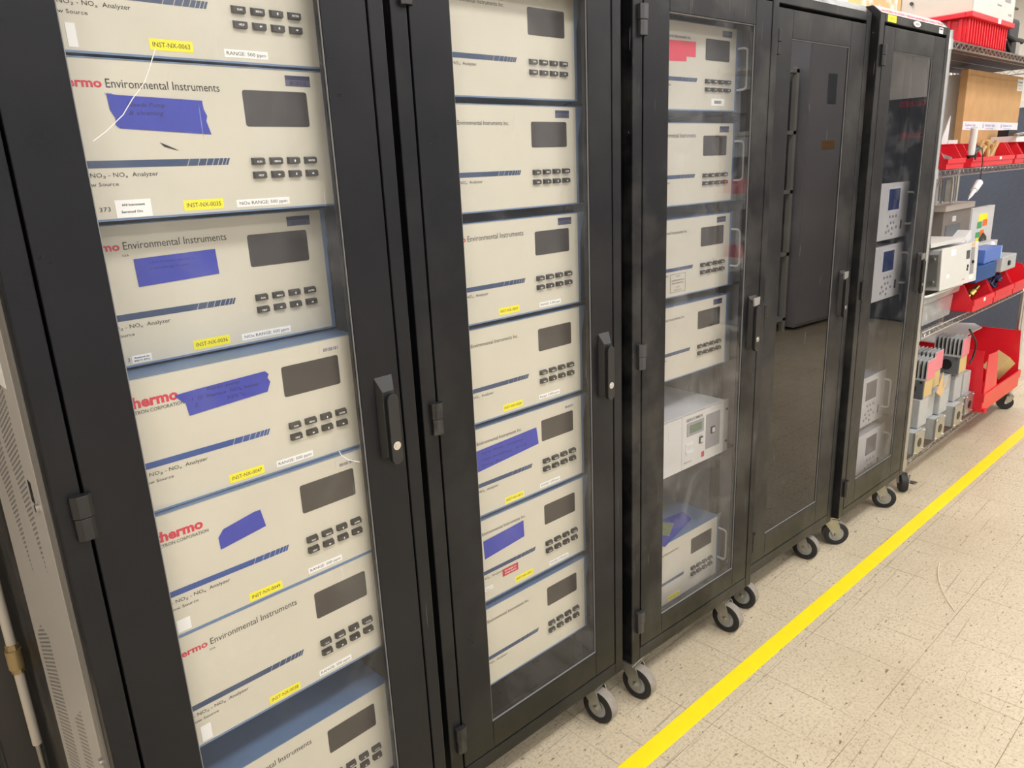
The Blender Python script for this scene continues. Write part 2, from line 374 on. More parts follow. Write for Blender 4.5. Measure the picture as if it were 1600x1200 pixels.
TXT = {}
def text_mesh(s, bold=0.0):
    k = (s, bold)
    if k in TXT: return TXT[k]
    cu = bpy.data.curves.new('t', 'FONT'); cu.body = s; cu.size = 1.0; cu.resolution_u = 2; cu.offset = bold
    ob = bpy.data.objects.new('t', cu); COL.objects.link(ob); bpy.context.view_layer.update()
    me = bpy.data.meshes.new_from_object(ob.evaluated_get(bpy.context.evaluated_depsgraph_get()))
    vs = [v.co.copy() for v in me.vertices]; fs = [tuple(p.vertices) for p in me.polygons]
    bpy.data.objects.remove(ob); bpy.data.curves.remove(cu); bpy.data.meshes.remove(me)
    x0 = min(v.x for v in vs); x1 = max(v.x for v in vs); y0 = min(v.y for v in vs)
    TXT[k] = (vs, fs, x0, x1, y0); return TXT[k]
def lettering(lines, m, parent, y, name='lettering', key=None, slant=0.0, mirror=False, loc=None):
    """lines: (string, x, z baseline, cap height, width or None, anchor 'l'/'r'/'c', bold) merged in one printed part facing -y"""
    def build():
        mb = MB()
        for L_ in lines:
            s, x, z, h, w, anc = L_[:6]; bold = L_[6] if len(L_) > 6 else 0.0
            vs, fs, a, c, _ = text_mesh(s, bold)
            sy = h/0.70; sx = w/(c-a) if w else sy*0.95; ww = (c-a)*sx
            ox = x if anc == 'l' else (x-ww if anc == 'r' else x-ww/2)
            vv = [mb.bm.verts.new(((ox+(v.x-a)*sx+slant*v.y*sy) * (1), y, z+v.y*sy)) for v in vs]
            for f in fs:
                try: mb.bm.faces.new([vv[i] for i in f])
                except ValueError: pass
        return mb
    o = part(name, ('txt', key) if key else None, build, m, parent, loc)
    return o

# ------------------------------------------------------------------ rack geometry
RK = dict(A=((.200, 1.131), 0, .04), B=((.872, 1.166), -2.5, 0), C=((1.539, 1.132), -3.9, 0), D=((2.181, 1.119), -3.6, 0), E=((2.83, 1.057), -2.9, 0), S=((3.605, 1.054), -2.3, 0))
def W(rk, s, y, z):
    (px, py), yd, dz = RK[rk]; a = math.radians(yd)
    return Vector((px+math.cos(a)*s-math.sin(a)*y, py+math.sin(a)*s+math.cos(a)*y, z))
def RZ(rk): return math.radians(RK[rk][1])
RW, RT, RB, RD = .632, 2.008, .127, .74
GL, GR, DZ0, DZ1 = .036, .600, .170, 1.972
def caster(parent, x, y, z, ang, key='c', fork=GALV):
    """swivel caster: fork part with wheel as its own sub-part; z is the underside it bolts to, wheel on the floor"""
    h = z; T = -.034; x, y = x-(-math.sin(ang)*T), y-math.cos(ang)*T
    def fk():
        mb = MB(); mb.box(-.042, -.035, h-.006, .042, .035, h)
        mb.cyl((0, 0, h-.022), 'z', .024, .018)
        for sx in (-1, 1):
            xa = sx*.0225
            mb.prismx([(-.034, h-.020), (.026, h-.020), (T+.022, .062), (T+.012, .036), (T-.012, .036), (T-.020, .058)], xa-.0015, xa+.0015)
        mb.box(-.0235, -.03, h-.024, .0235, .03, h-.018)
        mb.cyl((-.034, T, .05), 'x', .006, .068, 8); mb.cyl((-.030, T, .05), 'x', .011, .006, 6); mb.cyl((.024, T, .05), 'x', .011, .006, 6)
        return mb
    f = part('caster', (key, 'fork', round(h, 3)), fk, fork, parent, (x, y, 0), (0, 0, ang), smooth=True)
    def tyre():
        mb = MB(); n = 36; prof = [(-.019, .030), (-.019, .045), (-.0155, .0497), (.0155, .0497), (.019, .045), (.019, .030)]
        R = []
        for i in range(n):
            a = 2*math.pi*i/n; R.append([mb.bm.verts.new((p[0], math.cos(a)*p[1], .05+math.sin(a)*p[1])) for p in prof])
        for i in range(n):
            for k in range(6): mb.bm.faces.new((R[i][k], R[i][(k+1) % 6], R[(i+1) % n][(k+1) % 6], R[(i+1) % n][k]))
        return mb
    w = part('wheel', (key, 'tyre'), tyre, RUBBER, f, (0, T, 0), smooth=True)
    part('wheel_hub', (key, 'hub'), lambda: MB().cyl((-.0175, 0, .05), 'x', .031, .035, 28).cyl((-.0198, 0, .05), 'x', .018, .0396, 20), HUB, f, (0, T, 0), smooth=True)
    part('wheel_tread', (key, 'tread'), lambda: MB().ring((-.0153, 0, .05), 'x', .0502, .0488, .0306, 36), TREAD, f, (0, T, 0), smooth=True)
    return f
def hinge(parent, z, m):
    def hb():
        mb = MB()
        mb.prismz([(.018, .001), (.018, -.008), (.026, -.014), (.040, -.014), (.047, -.008), (.048, .001)], 0.0345, .068)
        mb.prismz([(.019, .001), (.019, -.008), (.027, -.013), (.039, -.013), (.045, -.008), (.046, .001)], 0, .0335)
        return mb
    return part('hinge', 'hinge', hb, m, parent, (0, 0, z), bev=.001)
def door_handle(parent, z, tip=None):
    def plate():
        mb = MB(); a = [(-.0205, -.082), (.0205, -.082), (.0205, .082), (-.0205, .082)]; b = [(-.013, -.074), (.013, -.074), (.013, .055), (-.013, .055)]
        A_ = [mb.bm.verts.new((p[0], 0, p[1])) for p in a]; C_ = [mb.bm.verts.new((p[0], -.014, p[1])) for p in b]
        mb.bm.faces.new(C_); mb.bm.faces.new(A_[::-1])
        for i in range(4): mb.bm.faces.new((A_[i], A_[(i+1) % 4], C_[(i+1) % 4], C_[i]))
        return mb
    part('handle_plate', 'hplate', plate, BLACK, parent, (.560, 0, z), bev=.001)
    def lever():
        pts = []
        for i in range(9): a = math.pi*i/8; pts.append((.0125*math.cos(a), .038+.0125*math.sin(a)))
        for i in range(9): a = math.pi+math.pi*i/8; pts.append((.0125*math.cos(a), -.078+.0125*math.sin(a)))
        return MB().prism(pts, -.024, -.013)
    part('handle_lever', 'hlever', lever, BLACK, parent, (.562, 0, z), bev=.0015)
    part('lock', 'hlock', lambda: MB().cyl((0, -.0245, -.052), 'y', .0085, .004, 20).cyl((0, -.0255, -.052), 'y', .0045, .002, 12), CHROME, parent, (.562, 0, z), smooth=True)
    if tip: part('handle_cap', 'hcap', lambda: MB().prism([(-.014, .052), (.014, .055), (.016, .078), (-.018, .078)], -.018, -.0125), tip, parent, (.560, 0, z), label='bare metal tip of the handle')
def rack(rk, label, m, gl, win, hinge_m, casters, bevel=True, smooth_inner=INNER, side_m=None, nohandle=False, handle_tip=None, topstrip=None, rbot=None):
    dz = RK[rk][2]; zb = RB if rbot is None else rbot
    t = thing('equipment_rack', label, 'equipment rack', W(rk, 0, 0, 0), RZ(rk)); t.location.z = 0
    w0, w1, z0, z1 = win; z0 += dz; z1 += dz; B0 = zb+dz; T0 = RT+dz; D0 = DZ0+dz; D1 = DZ1+dz
    # front frame
    f = MB(); f.box(0, 0, B0, GL, .035, T0); f.box(GR, 0, B0, RW, .035, T0); f.box(GL, 0, B0, GR, .035, D0-.004); f.box(GL, 0, D1+.010, GR, .035, T0)
    f.box(GL, .024, D0-.004, GL+.02, .035, D1+.01); f.box(GR-.02, .024, D0-.004, GR, .035, D1+.01); f.box(GL, .024, D1-.02, GR, .035, D1+.010)
    part('front_frame', None, f, m, t, bev=.0025)
    tp = MB(); tp.prismx([(.0, T0), (.03, T0+.028), (RD, T0+.028), (RD, T0), (.035, T0-.002)], 0, RW); part('top_cover', None, tp, m, t)
    sm = side_m or m
    part('side_panel', None, MB().box(0, .035, B0, .012, RD, T0), sm, t)
    part('side_panel', None, MB().box(RW-.012, .035, B0, RW, RD, T0), m, t)
    part('rear_panel', None, MB().box(.012, RD-.012, B0, RW-.012, RD, T0), smooth_inner, t)
    part('base_plate', None, MB().box(.012, .035, B0, RW-.012, RD-.012, B0+.02), m, t)
    for sx in (.070, .534):
        def rl():
            mb = MB(); mb.box(0, .094, B0+.02, .028, .098, T0-.03); mb.box(0 if sx < .3 else .025, .098, B0+.02, .003 if sx < .3 else .028, .13, T0-.03)
            z = B0+.05
            while z < T0-.06: mb.cyl((.014, .0932, z), 'y', .0035, .002, 6); z += .0445
            return mb
        part('mounting_rail', None, rl, RAIL, t, (sx, 0, 0))
    # inner liners so that the sides read grey through the window
    for sx in (.0125, RW-.0145): part('inner_liner', None, MB().box(sx, .05, B0+.02, sx+.002, RD-.02, T0-.02), smooth_inner, t)
    d = part('door', None, door_mesh(w0, w1, z0, z1, D0, D1), m, t, bev=.0018)
    part('door_window', None, MB().box(w0-.004, .005, z0-.004, w1+.004, .0075, z1+.004), gl, d)
    part('window_gasket', None, MB().frame(w0, z0, w1, z1, .0013, .002, .005, .0022), mat('gasket', rgb(130, 130, 132), 0.4), d)
    for hz in (1.843, 1.030, .227): hinge(d, hz+dz, hinge_m)
    if not nohandle: door_handle(d, 1.071+dz, handle_tip)
    for (cx, cy, ca) in casters: caster(t, cx, cy, B0, ca)
    return t, d
def door_mesh(w0, w1, z0, z1, D0, D1):
    mb = MB(); x0, x1 = GL+.004, GR-.004
    mb.box(x0, 0, D0, w0, .020, D1); mb.box(w1, 0, D0, x1, .020, D1); mb.box(w0, 0, D0, w1, .020, z0); mb.box(w0, 0, z1, w1, .020, D1); return mb
CR = lambda a, b, p=((.035, .012), (.545, .012)): [(*p[0], a), (*p[1], b), (.06, .64, .2), (.57, .64, -.4)]
rackA, doorA = rack('A', 'black rack nearest the camera at the left, door window full of beige analyzers', PAINT_A, GLASS_A, (.1255, .508, .240, 1.905), BLACK, CR(.1, .1), side_m=PAINT_A)
rackB, doorB = rack('B', 'second black rack from the left, seven beige analyzers stacked behind its window', PAINT_B, GLASS_A, (.134, .516, .246, 1.905), mat('chipped hinge', rgb(58, 58, 58), .38, .5, .5, .5, 60), CR(.05, .12))
rackC, doorC = rack('C', 'scuffed black rack whose window shows analyzers above a white servo unit', PAINT_C, GLASS_C, (.138, .516, .235, 1.905), mat('worn hinge', rgb(74, 74, 76), .35, .5), CR(.15, .1, ((.037, .002), (.512, .008))), handle_tip=ALU, smooth_inner=mat('rack inner pale', rgb(172, 173, 180), 0.5, 0, 0.5, 0.15, 12))
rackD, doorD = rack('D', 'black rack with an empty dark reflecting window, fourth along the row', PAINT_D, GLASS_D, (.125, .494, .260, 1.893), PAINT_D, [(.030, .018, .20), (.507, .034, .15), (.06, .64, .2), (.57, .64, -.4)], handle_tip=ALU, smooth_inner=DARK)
rackE, doorE = rack('E', 'last black rack in the row, beside the wire shelving, oval badge on top', PAINT_D, GLASS_E, (.128, .488, .268, 1.896), BLACK, [(.048, .030, .75), (.525, .030, .45), (.06, .64, .2), (.57, .64, -.4)], handle_tip=ALU, side_m=PAINT_C, rbot=.135)
# narrow pane keeps the look of the near rack: slotted side panel of rack A
part('slotted_panel', None, MB().box(-.004, .060, .18, .0005, .415, 2.0), SLOT, rackA, label='warm grey steel side panel with punched slots')
part('corner_strip', None, MB().box(-.003, .030, .18, .001, .060, 2.0), mat('strip grey', rgb(128, 124, 118), .45), rackA, label='grey corner strip')
part('screw', 'screw', lambda: MB().cyl((0, 0, 0), 'x', .006, .006, 12), CHROME, rackA, (-.009, .080, 1.106)); part('screw', 'screw', None, CHROME, rackA, (-.009, .058, .667))
part('keyhole_slot', None, MB().box(-.0045, .100, 1.105, -.0038, .118, 1.140), DARK, rackA)
lb = part('paper_notice', None, MB().prismx([(.107, 1.283), (.30, 1.283), (.30, 1.50), (.107, 1.50)], -.0050, -.0043), LAB_W, rackA)
lettering([('NOTICE', 0, 0, .02, .10, 'l', .02)], INK, rackA, 0, loc=(-.0056, .215, 1.33)).rotation_euler = (0, 0, -math.pi/2)
SCRM = mat('scratch white', rgb(226, 224, 220), .6)
part('window_scratch', None, MB().tube([(.242, .0045, 1.735), (.232, .0045, 1.714), (.219, .0045, 1.689), (.200, .0045, 1.668), (.184, .0045, 1.647), (.158, .0045, 1.625), (.140, .0045, 1.613)], .0007, 4), SCRM, doorA, label='long curved white scratch')
part('window_scratch', None, MB().tube([(.454, .0045, 1.074), (.458, .0045, 1.064), (.472, .0045, 1.051), (.494, .0045, 1.040)], .0008, 4), SCRM, doorA, label='loose pale fibre at the window edge')
# badges on rack E
part('asset_label', None, MB().box(.055, -.0006, RT-.022, .125, 0, RT+.0), LAB_Y, rackE, label='yellow label')
lettering([('##3', .090, RT-.015, .009, .04, 'c')], mat('olive ink', rgb(150, 150, 30), .6), rackE, -.0009)
bd = part('oval_badge', None, lambda: MB().prism([(.30+.032*math.cos(a*math.pi/12), RT-.011+.010*math.sin(a*math.pi/12)) for a in range(24)], -.004, 0), WHITE, rackE, smooth=False, bev=.001)
lettering([('MIDDLE', .30, RT-.0145, .006, .036, 'c')], mat('grey ink', rgb(90, 90, 96), .6), rackE, -.0045)
part('barcode_sticker', None, MB().box(.518, -.0006, RT-.024, .556, 0, RT-.003), LAB_W, rackE)
part('barcode_print', None, MB().box(.523, -.0010, RT-.012, .551, -.0006, RT-.006), MATS['grey ink'], rackE)
rs = MB(); rs.prismx([(.0015, RT+.0025), (.0305, RT+.0295), (.18, RT+.0295), (.18, RT+.0285), (.03, RT+.0285)], .01, .60)
part('warning_strip', None, rs, mat('pale pink tape', rgb(238, 214, 218), .5), rackE, label='white and red warning tape over the top edge')
rl_ = lettering([('DANGER DO NOT OPEN DANGER DO NOT OPEN', .02, 0, .016, .56, 'l', .02)], REDP, rackE, 0, loc=(0, .006, RT+.0085)); rl_.rotation_euler = (math.radians(-47), 0, 0)

# ------------------------------------------------------------------ analyzers
FX = lambda u: u-.2165           # u measured from the case's left edge
U0, V0 = .282, .1865             # upper left corner of the display window
def quad_plate(pts, y, th=.0004): return MB().prism([(FX(U0+p[0]), V0+p[1]) for p in pts], y-th, y)
ARW = {'up': [(0, 1), (.9, .1), (.4, .1), (.4, -1), (-.4, -1), (-.4, .1), (-.9, .1)]}
for nme, a in (('left', 90), ('down', 180), ('right', 270)):
    ca, sa = math.cos(math.radians(a)), math.sin(math.radians(a)); ARW[nme] = [(x*ca-y*sa, x*sa+y*ca) for x, y in ARW['up']]
def key_mesh():
    mb = MB(); a = [(-.0108, -.0056), (.0108, -.0056), (.0108, .0056), (-.0108, .0056)]; b = [(-.0098, -.0046), (.0098, -.0046), (.0098, .0034), (-.0098, .0034)]
    A_ = [mb.bm.verts.new((p[0], 0, p[1])) for p in a]; C_ = [mb.bm.verts.new((p[0], -.0075, p[1])) for p in b]
    mb.bm.faces.new(C_); mb.bm.faces.new(A_[::-1])
    for i in range(4): mb.bm.faces.new((A_[i], A_[(i+1) % 4], C_[(i+1) % 4], C_[i]))
    return mb
def legend(s):
    if s in ARW: return lambda: MB().prism([(x*.0021, y*.0021-.0006) for x, y in ARW[s]], -.0079, -.0075)
    return None
def analyzer(rk, zd, rec, label, cat='gas analyzer', group=None, head='env', model=True, low=True, stripe=NAVY, yel=None, rng=None, rngtxt=None, tape=None,
             pen=None, ear='wedge', handles=False, propt=0, extra=None, lab_off=(0, 0), depth=.50):
    cz = zd-V0
    t = thing('gas_analyzer', label, cat, W(rk, .316, rec, cz), RZ(rk), group)
    def case():
        mb = MB(); mb.box(FX(0), .004, .0016, FX(.433), depth, .2200)
        mb.frame(FX(0), .0014, FX(.433), .2205, .0068, 0, .004, .0030, .0015)
        if ear == 'wedge': mb.prism([(FX(.433), .2205), (FX(.450), .2205), (FX(.433), .145)], .001, .004)
        return mb
    part('case', ('case', ear, depth), case, BLUE, t)
    part('faceplate', 'face', B(FX(.0068), .0012, .0036, FX(.4262), .004, .2192), BEIGE, t)
    def disp():
        r = .004; P = []
        for cx, cy, a0 in ((.1128-r, -r, 0), (r, -r, 90), (r, -.0545+r, 180), (.1128-r, -.0545+r, 270)):
            for k in range(4): a = math.radians(a0+30*k); P.append((FX(U0+cx+r*math.cos(a)), V0+cy+r*math.sin(a)))
        return MB().prism(P, .0006, .0012)
    part('display_window', 'disp', disp, SCREEN, t)
    def bar():
        mb = MB(); z0_, z1_ = V0-.1118, V0-.1018
        x = FX(.0068); xe = FX(U0-.1035); mb.prism([(x, z0_), (xe, z0_), (xe+.0045, z1_), (x, z1_)], .0007, .0012)
        e = xe; ws = [.0145, .0110, .0090, .0072, .0056, .0044, .0034]; 
        for w_ in ws:
            a = e+.0013; e = a+w_; mb.prism([(a, z0_), (e, z0_), (e+.0045, z1_), (a+.0045, z1_)], .0007, .0012)
        return mb
    part('stripe_logo', 'bar', bar, stripe, t)
    if head == 'env':
        lettering([('Environmental Instruments', FX(U0-.036), V0-.0045, .0118, .1625, 'r')], INK, t, .0008, key='env')
        lettering([('thermo', FX(U0-.2035), V0-.0045, .0118, .062, 'r', .03)], REDP, t, .0008, key='thermo', name='brand_lettering')
        if rk == 'A': lettering([('U.S.A.', FX(U0-.192), V0-.0145, .0030, None, 'r', .02)], INK, t, .0008, key='usa')
    elif head == 'inc':
        lettering([('Thermo Environmental Instruments Inc.', FX(U0-.066), V0-.0075, .0085, .182, 'r')], INK, t, .0008, key='inc')
    elif head == 'corp':
        lettering([('thermo', FX(U0-.177), V0-.012, .0165, .078, 'r', .04)], REDP, t, .0008, key='thermo2', name='brand_lettering')
        lettering([('ELECTRON CORPORATION', FX(U0-.170), V0-.0225, .0058, .090, 'r')], INK, t, .0008, key='elec')
    ls = [('NO - NO\u2082 - NO\u2093  Analyzer', FX(U0-.148), V0-.1245, .0062, .118, 'r')]
    if low: ls.append(('Low Source', FX(U0-.205), V0-.1365, .0052, .046, 'r'))
    lettering(ls, INK, t, .0008, key=('model', low), name='model_lettering')
    for r_, names in enumerate((('RUN', 'MENU', 'up', 'ENTER'), ('HELP', 'left', 'down', 'right'))):
        for c_, nm in enumerate(names):
            k = part('key', 'key', key_mesh, KEY, t, (FX(U0+.0108+.0315*c_), .0012, V0-.1077-.0212*r_))
            if nm in ARW: part('legend', ('leg', nm), legend(nm), WHITEP, k)
            else: lettering([(nm, 0, -.0022, .0030, None, 'c', .02)], WHITEP, k, -.0077, key=('k', nm), name='legend')
    if propt:
        part('property_tag', ('tag', propt), lambda: quad_plate([(.077, .0085), (.122, .0085), (.122, .025), (.077, .025)], .0011), TAGG if propt == 1 else mat('faded tag', rgb(206, 201, 190), .4), t, label='small property tag with a bar code')
        def bars():
            mb = MB(); x = .085
            while x < .114: mb.prism([(FX(U0+x), V0+.0105), (FX(U0+x+.0010), V0+.0105), (FX(U0+x+.0010), V0+.0165), (FX(U0+x), V0+.0165)], .0005, .0007); x += .0010+random.choice((.001, .0016, .0024))
            if propt == 1: mb.prism([(FX(U0+.077), V0+.0185), (FX(U0+.122), V0+.0185), (FX(U0+.122), V0+.025), (FX(U0+.077), V0+.025)], .0005, .0007)
            return mb
        part('bar_code', ('bc', propt), bars, mat('tag ink', rgb(44, 48, 84), .5), t)
    def lab(u, v, w, h, m, txts, nm, rot=0.0, lbl=None):
        e = part(nm, (nm, w, h), lambda: MB().box(0, -.0003, 0, w, 0, h), m, t, (FX(U0+u), .0011, V0+v), (0, rot, 0), label=lbl)
        if txts: lettering([(s_, w/2, h*zf, h*hf, w*wf, 'c') for s_, zf, hf, wf in txts], INK, e, -.0005, key=('l', str(txts), w))
        return e
    lx, lz = lab_off
    if yel: lab(-.118+lx, -.1775+lz, .0625, .0155, LAB_Y, [(yel, .30, .42, .86)], 'asset_label', 0, 'yellow asset label')
    if rng:
        txt_ = rng; w_ = .093 if txt_.startswith('NOx') else .072
        lab(rngtxt[0] if rngtxt else (-.034 if w_ > .08 else -.022), rngtxt[1] if rngtxt else -.1775, w_, .0115, LAB_W, [(txt_, .28, .46, .90)], 'range_label', 0, 'white range label')
    if tape:
        part('masking_tape', None, quad_plate(tape, .0008, .0006), TAPE_B, t, label='strip of blue masking tape')
    if pen:
        lettering([(s_, FX(U0+x), V0+z, h, w, 'l') for s_, x, z, h, w in pen], PEN, t, .0001, name='handwriting', slant=.25)
    if handles or ear == 'plain':
        for sx in ((FX(-.027), FX(.433+.001))):
            part('rack_ear', 'ear', B(0, .004, 0, .026, .0065, .2222), mat('ear grey', rgb(120, 126, 138), .4, .2), t, (sx, 0, 0))
    if handles:
        def hd():
            pts = [(0, .004, .060), (0, -.015, .060)]
            for i in range(1, 5): a = math.pi/2*i/4; pts.append((0, -.017-.012*math.sin(a), .060+.012-.012*math.cos(a)))
            for i in range(4): a = math.pi/2*i/4; pts.append((0, -.017-.012*math.cos(a), .158+.012*math.sin(a)))
            pts += [(0, -.015, .170), (0, .004, .170)]
            return MB().tube(pts, .0032, 8)
        for sx in (FX(-.008), FX(.439)): part('handle', 'ihandle', hd, CREAMH, t, (sx, 0, 0), smooth=True)
    if extra: extra(t)
    return t
tA2 = [(-.200, -.0125), (-.185, -.014), (-.066, -.0180), (-.0655, -.030), (-.0615, -.040), (-.064, -.047), (-.059, -.0665), (-.19, -.0585), (-.195, -.054), (-.1935, -.045), (-.199, -.034)]
tA3 = [(-.187, -.020), (-.058, -.017), (-.057, -.058), (-.186, -.063)]
tA4 = [(-.183, -.006), (-.150, -.004), (-.030, .000), (-.024, -.006), (-.027, -.012), (-.023, -.020), (-.030, -.036), (-.165, -.044), (-.168, -.022), (-.176, -.015)]
tA5 = [(-.146, -.028), (-.090, -.017), (-.078, -.017), (-.072, -.050), (-.155, -.062), (-.156, -.040)]
def a2x(t):
    e = part('service_tag', None, MB().box(0, -.0003, 0, .050, 0, .025), LAB_W, t, (FX(U0-.2155), .0010, V0-.1815))
    lettering([('AHI Instruments', .025, .0165, .0032, .032, 'c', .02), ('Serviced On:', .022, .0065, .0034, .030, 'c', .02)], INK, e, -.0006)
    lettering([('373', FX(U0-.222), V0-.1715, .0062, .015, 'r')], INK, t, .0008, name='serial_number')
    part('scuff', None, quad_plate([(-.138, -.078), (-.128, -.082), (-.112, -.0895), (-.118, -.0885), (-.133, -.084)], .0010), INK, t, label='dark pen scuff')
def a3x(t):
    e = part('received_tag', None, MB().box(0, -.0003, 0, .030, 0, .012), LAB_W, t, (FX(U0-.216), .0010, V0-.1800))
    lettering([('Received on', .015, .0070, .0026, .022, 'c', .02), ('8/8/12 (FPL)', .015, .0022, .0026, .024, 'c', .02)], INK, e, -.0006)
    lettering([('3', FX(U0-.219), V0-.1765, .0062, None, 'r')], INK, t, .0008, name='serial_number')
def tagx(u, v, w=.022, h=.020):
    def f(t): part('small_tag', None, MB().box(0, -.0003, 0, w, 0, h), LAB_W, t, (FX(U0+u), .0010, V0+v))
    return f
GA = 'beige analyzers in the nearest rack'
analyzer('A', 1.914, .047, 'beige NOx analyzer at the top of the nearest rack, labelled INST-NX-0063', yel='INST-NX-0063', rng='RANGE: 500 ppm', head='corp', rngtxt=(-.020, -.1765), extra=tagx(-.236, -.178, .012, .030), lab_off=(-.012, .003), ear='none')
analyzer('A', 1.691, .047, 'beige analyzer with torn crinkled blue tape, labelled INST-NX-0035', yel='INST-NX-0035', rng='NOx RANGE: 500 ppm', tape=tA2, propt=1, pen=[('Needs Pump', -.175, -.029, .006, .052), ('& cleaning', -.175, -.040, .006, .048)], extra=a2x, ear='none')
analyzer('A', 1.465, .100, 'beige analyzer with a neat blue tape rectangle, labelled INST-NX-0036', yel='INST-NX-0036', rng='NOx RANGE: 500 ppm', tape=tA3, propt=1, extra=a3x, pen=[('12.5 V max on 24 v', -.165, -.029, .003, .07), ('reading high', -.165, -.038, .003, .06)])
analyzer('A', 1.2415, .040, 'beige analyzer with handwriting on its blue tape, labelled INST-NX-0047', head='corp', stripe=ROYAL, yel='INST-NX-0047', rng='RANGE: 500 ppm', tape=tA4, propt=2, rngtxt=(-.032, -.1760),
         pen=[('Repair pump', -.132, -.010, .0055, .055), ('1. O  Replace  NO\u2082 heater', -.158, -.021, .0055, .115), ('2.           325\u00b0c', -.156, -.032, .0055, .085)])
analyzer('A', 1.0215, .030, 'beige analyzer with a blank cut blue tape piece, labelled INST-NX-0049', head='corp', stripe=ROYAL, yel='INST-NX-0049', rng='RANGE: 500 ppm', tape=tA5, propt=2, rngtxt=(-.004, -.1760), lab_off=(-.002, -.002), extra=tagx(-.245, -.178, .022, .022))
analyzer('A', .8025, .029, 'beige analyzer without tape above the empty gap, labelled INST-NX-0038', yel='INST-NX-0038', rng='RANGE: 500 ppm', propt=0, rngtxt=(-.010, -.1765), lab_off=(.004, -.001), extra=tagx(-.240, -.178, .018, .030))
analyzer('A', .479, .050, 'lowest beige analyzer in the nearest rack, alone below the dark gap', tape=[(-.115, -.032), (-.092, -.030), (-.090, -.060), (-.115, -.063)])
analyzer('B', 1.884, .048, 'topmost beige analyzer in the second rack, ceiling light mirrored over it', head='inc', low=False, propt=0)
analyzer('B', 1.653, .048, 'beige analyzer in the second rack with dark bar-code tag and no labels, second from top', head='inc', low=False, propt=1)
analyzer('B', 1.414, .048, 'beige analyzer in the second rack labelled INST-NX-0009', head='env', low=False, propt=1, yel='INST-NX-0009', rng='RANGE: 5,000 ppm', rngtxt=(.008, -.1770), lab_off=(-.002, .002))
analyzer('B', 1.1855, .048, 'beige analyzer in the second rack labelled INST-NX-0028', head='inc', low=False, yel='INST-NX-0028', rng='Range: 5,000 ppm', rngtxt=(-.004, -.1745), lab_off=(-.004, .002))
analyzer('B', .9555, .048, 'beige analyzer with wide scribbled blue tape, labelled INST-NX-0012', head='inc', low=False, yel='INST-NX-0012', rng='RANGE: 5,000 ppm', rngtxt=(-.012, -.1765), lab_off=(-.012, -.001),
         propt=2, tape=[(-.215, -.020), (-.018, -.012), (-.012, -.056), (-.215, -.072)], pen=[('Low flow  control', -.195, -.032, .006, .13), ('not holding  3/14', -.195, -.048, .006, .14), ('Dirty  KL', -.195, -.062, .005, .06)])
def b6x(t):
    e = part('return_sticker', None, MB().box(0, -.0003, 0, .052, 0, .020), LAB_R, t, (FX(U0-.150), .0008, V0-.1400), label='red sticker')
    lettering([('RETURNED TO', .026, .0115, .0040, .038, 'c', .02), ('SPARE PARTS', .026, .0040, .0040, .038, 'c', .02)], WHITEP, e, -.0006)
    e = part('small_tag', None, MB().box(0, -.0003, 0, .030, 0, .010), LAB_W, t, (FX(U0-.213), .0010, V0-.1560))
    lettering([('Received on', .015, .0055, .0022, .022, 'c'), ('8/8/12', .015, .0018, .0022, .014, 'c')], INK, e, -.0006)
analyzer('B', .727, .048, 'beige analyzer carrying a red sticker and a small blue tape piece in the second rack', head='inc', low=False, yel='INST-NX-0051', rng='RANGE: 5,000 ppm', rngtxt=(.012, -.1765), lab_off=(.008, .004),
         propt=0, tape=[(-.205, -.022), (-.074, -.014), (-.073, -.058), (-.203, -.070)], extra=b6x)
analyzer('B', .489, .048, 'lowest beige analyzer in the second rack, without tape or labels', head='inc', low=False)
def c1x(t):
    part('red_tape', None, quad_plate([(-.215, -.015), (-.045, -.012), (-.045, -.050), (-.085, -.050), (-.086, -.062), (-.215, -.066)], .0008), TAPE_R, t, label='sheet of red tape')
    e = part('bar_code_label', None, MB().box(0, -.0003, 0, .062, 0, .018), LAB_W, t, (FX(U0+.032), .0010, V0-.170))
    def bars():
        mb = MB(); x = .014
        while x < .046: mb.box(x, -.0006, .005, x+.0012, -.0003, .013); x += .0012+random.choice((.001, .0018))
        return mb
    part('bar_code', None, bars, INK, e)
def c3x(t):
    part('inspection_stamp', None, MB().frame(FX(U0-.140), V0-.172, FX(U0-.070), V0-.120, .0008, .0008, .0012), INK, t)
    lettering([('THERMO', FX(U0-.105), V0-.128, .003, .018, 'c'), ('ENVIRONMENTAL', FX(U0-.105), V0-.140, .004, .058, 'c'), ('INSTRUMENTS INC.', FX(U0-.105), V0-.148, .004, .056, 'c'), ('8 WEST', FX(U0-.105), V0-.159, .003, .018, 'c'), ('FRANKLIN, MA', FX(U0-.105), V0-.167, .003, .034, 'c')], INK, t, .0007, name='stamp_lettering')
analyzer('C', 1.872, .065, 'beige analyzer with a red tape sheet at the top of the third rack', head='inc', low=False, propt=1, ear='plain', handles=True, extra=c1x)
analyzer('C', 1.622, .065, 'plain beige analyzer with white handle in the third rack, below the red-taped one', head='env', low=False, propt=1, ear='plain', handles=True)
analyzer('C', 1.369, .065, 'beige analyzer with an outlined stamp box under its stripe in the third rack', head='inc', low=False, propt=1, ear='plain', handles=True, extra=c3x)
analyzer('C', 1.123, .068, 'beige analyzer above the white oxygen unit, dark screen scratched, in the third rack', head='inc', low=False, propt=1, ear='plain')
analyzer('C', .369, .072, 'lowest beige analyzer in the third rack, circuit boards lying on its blue lid', head='inc', low=False, ear='plain', handles=True, yel='INST-NX-0044')
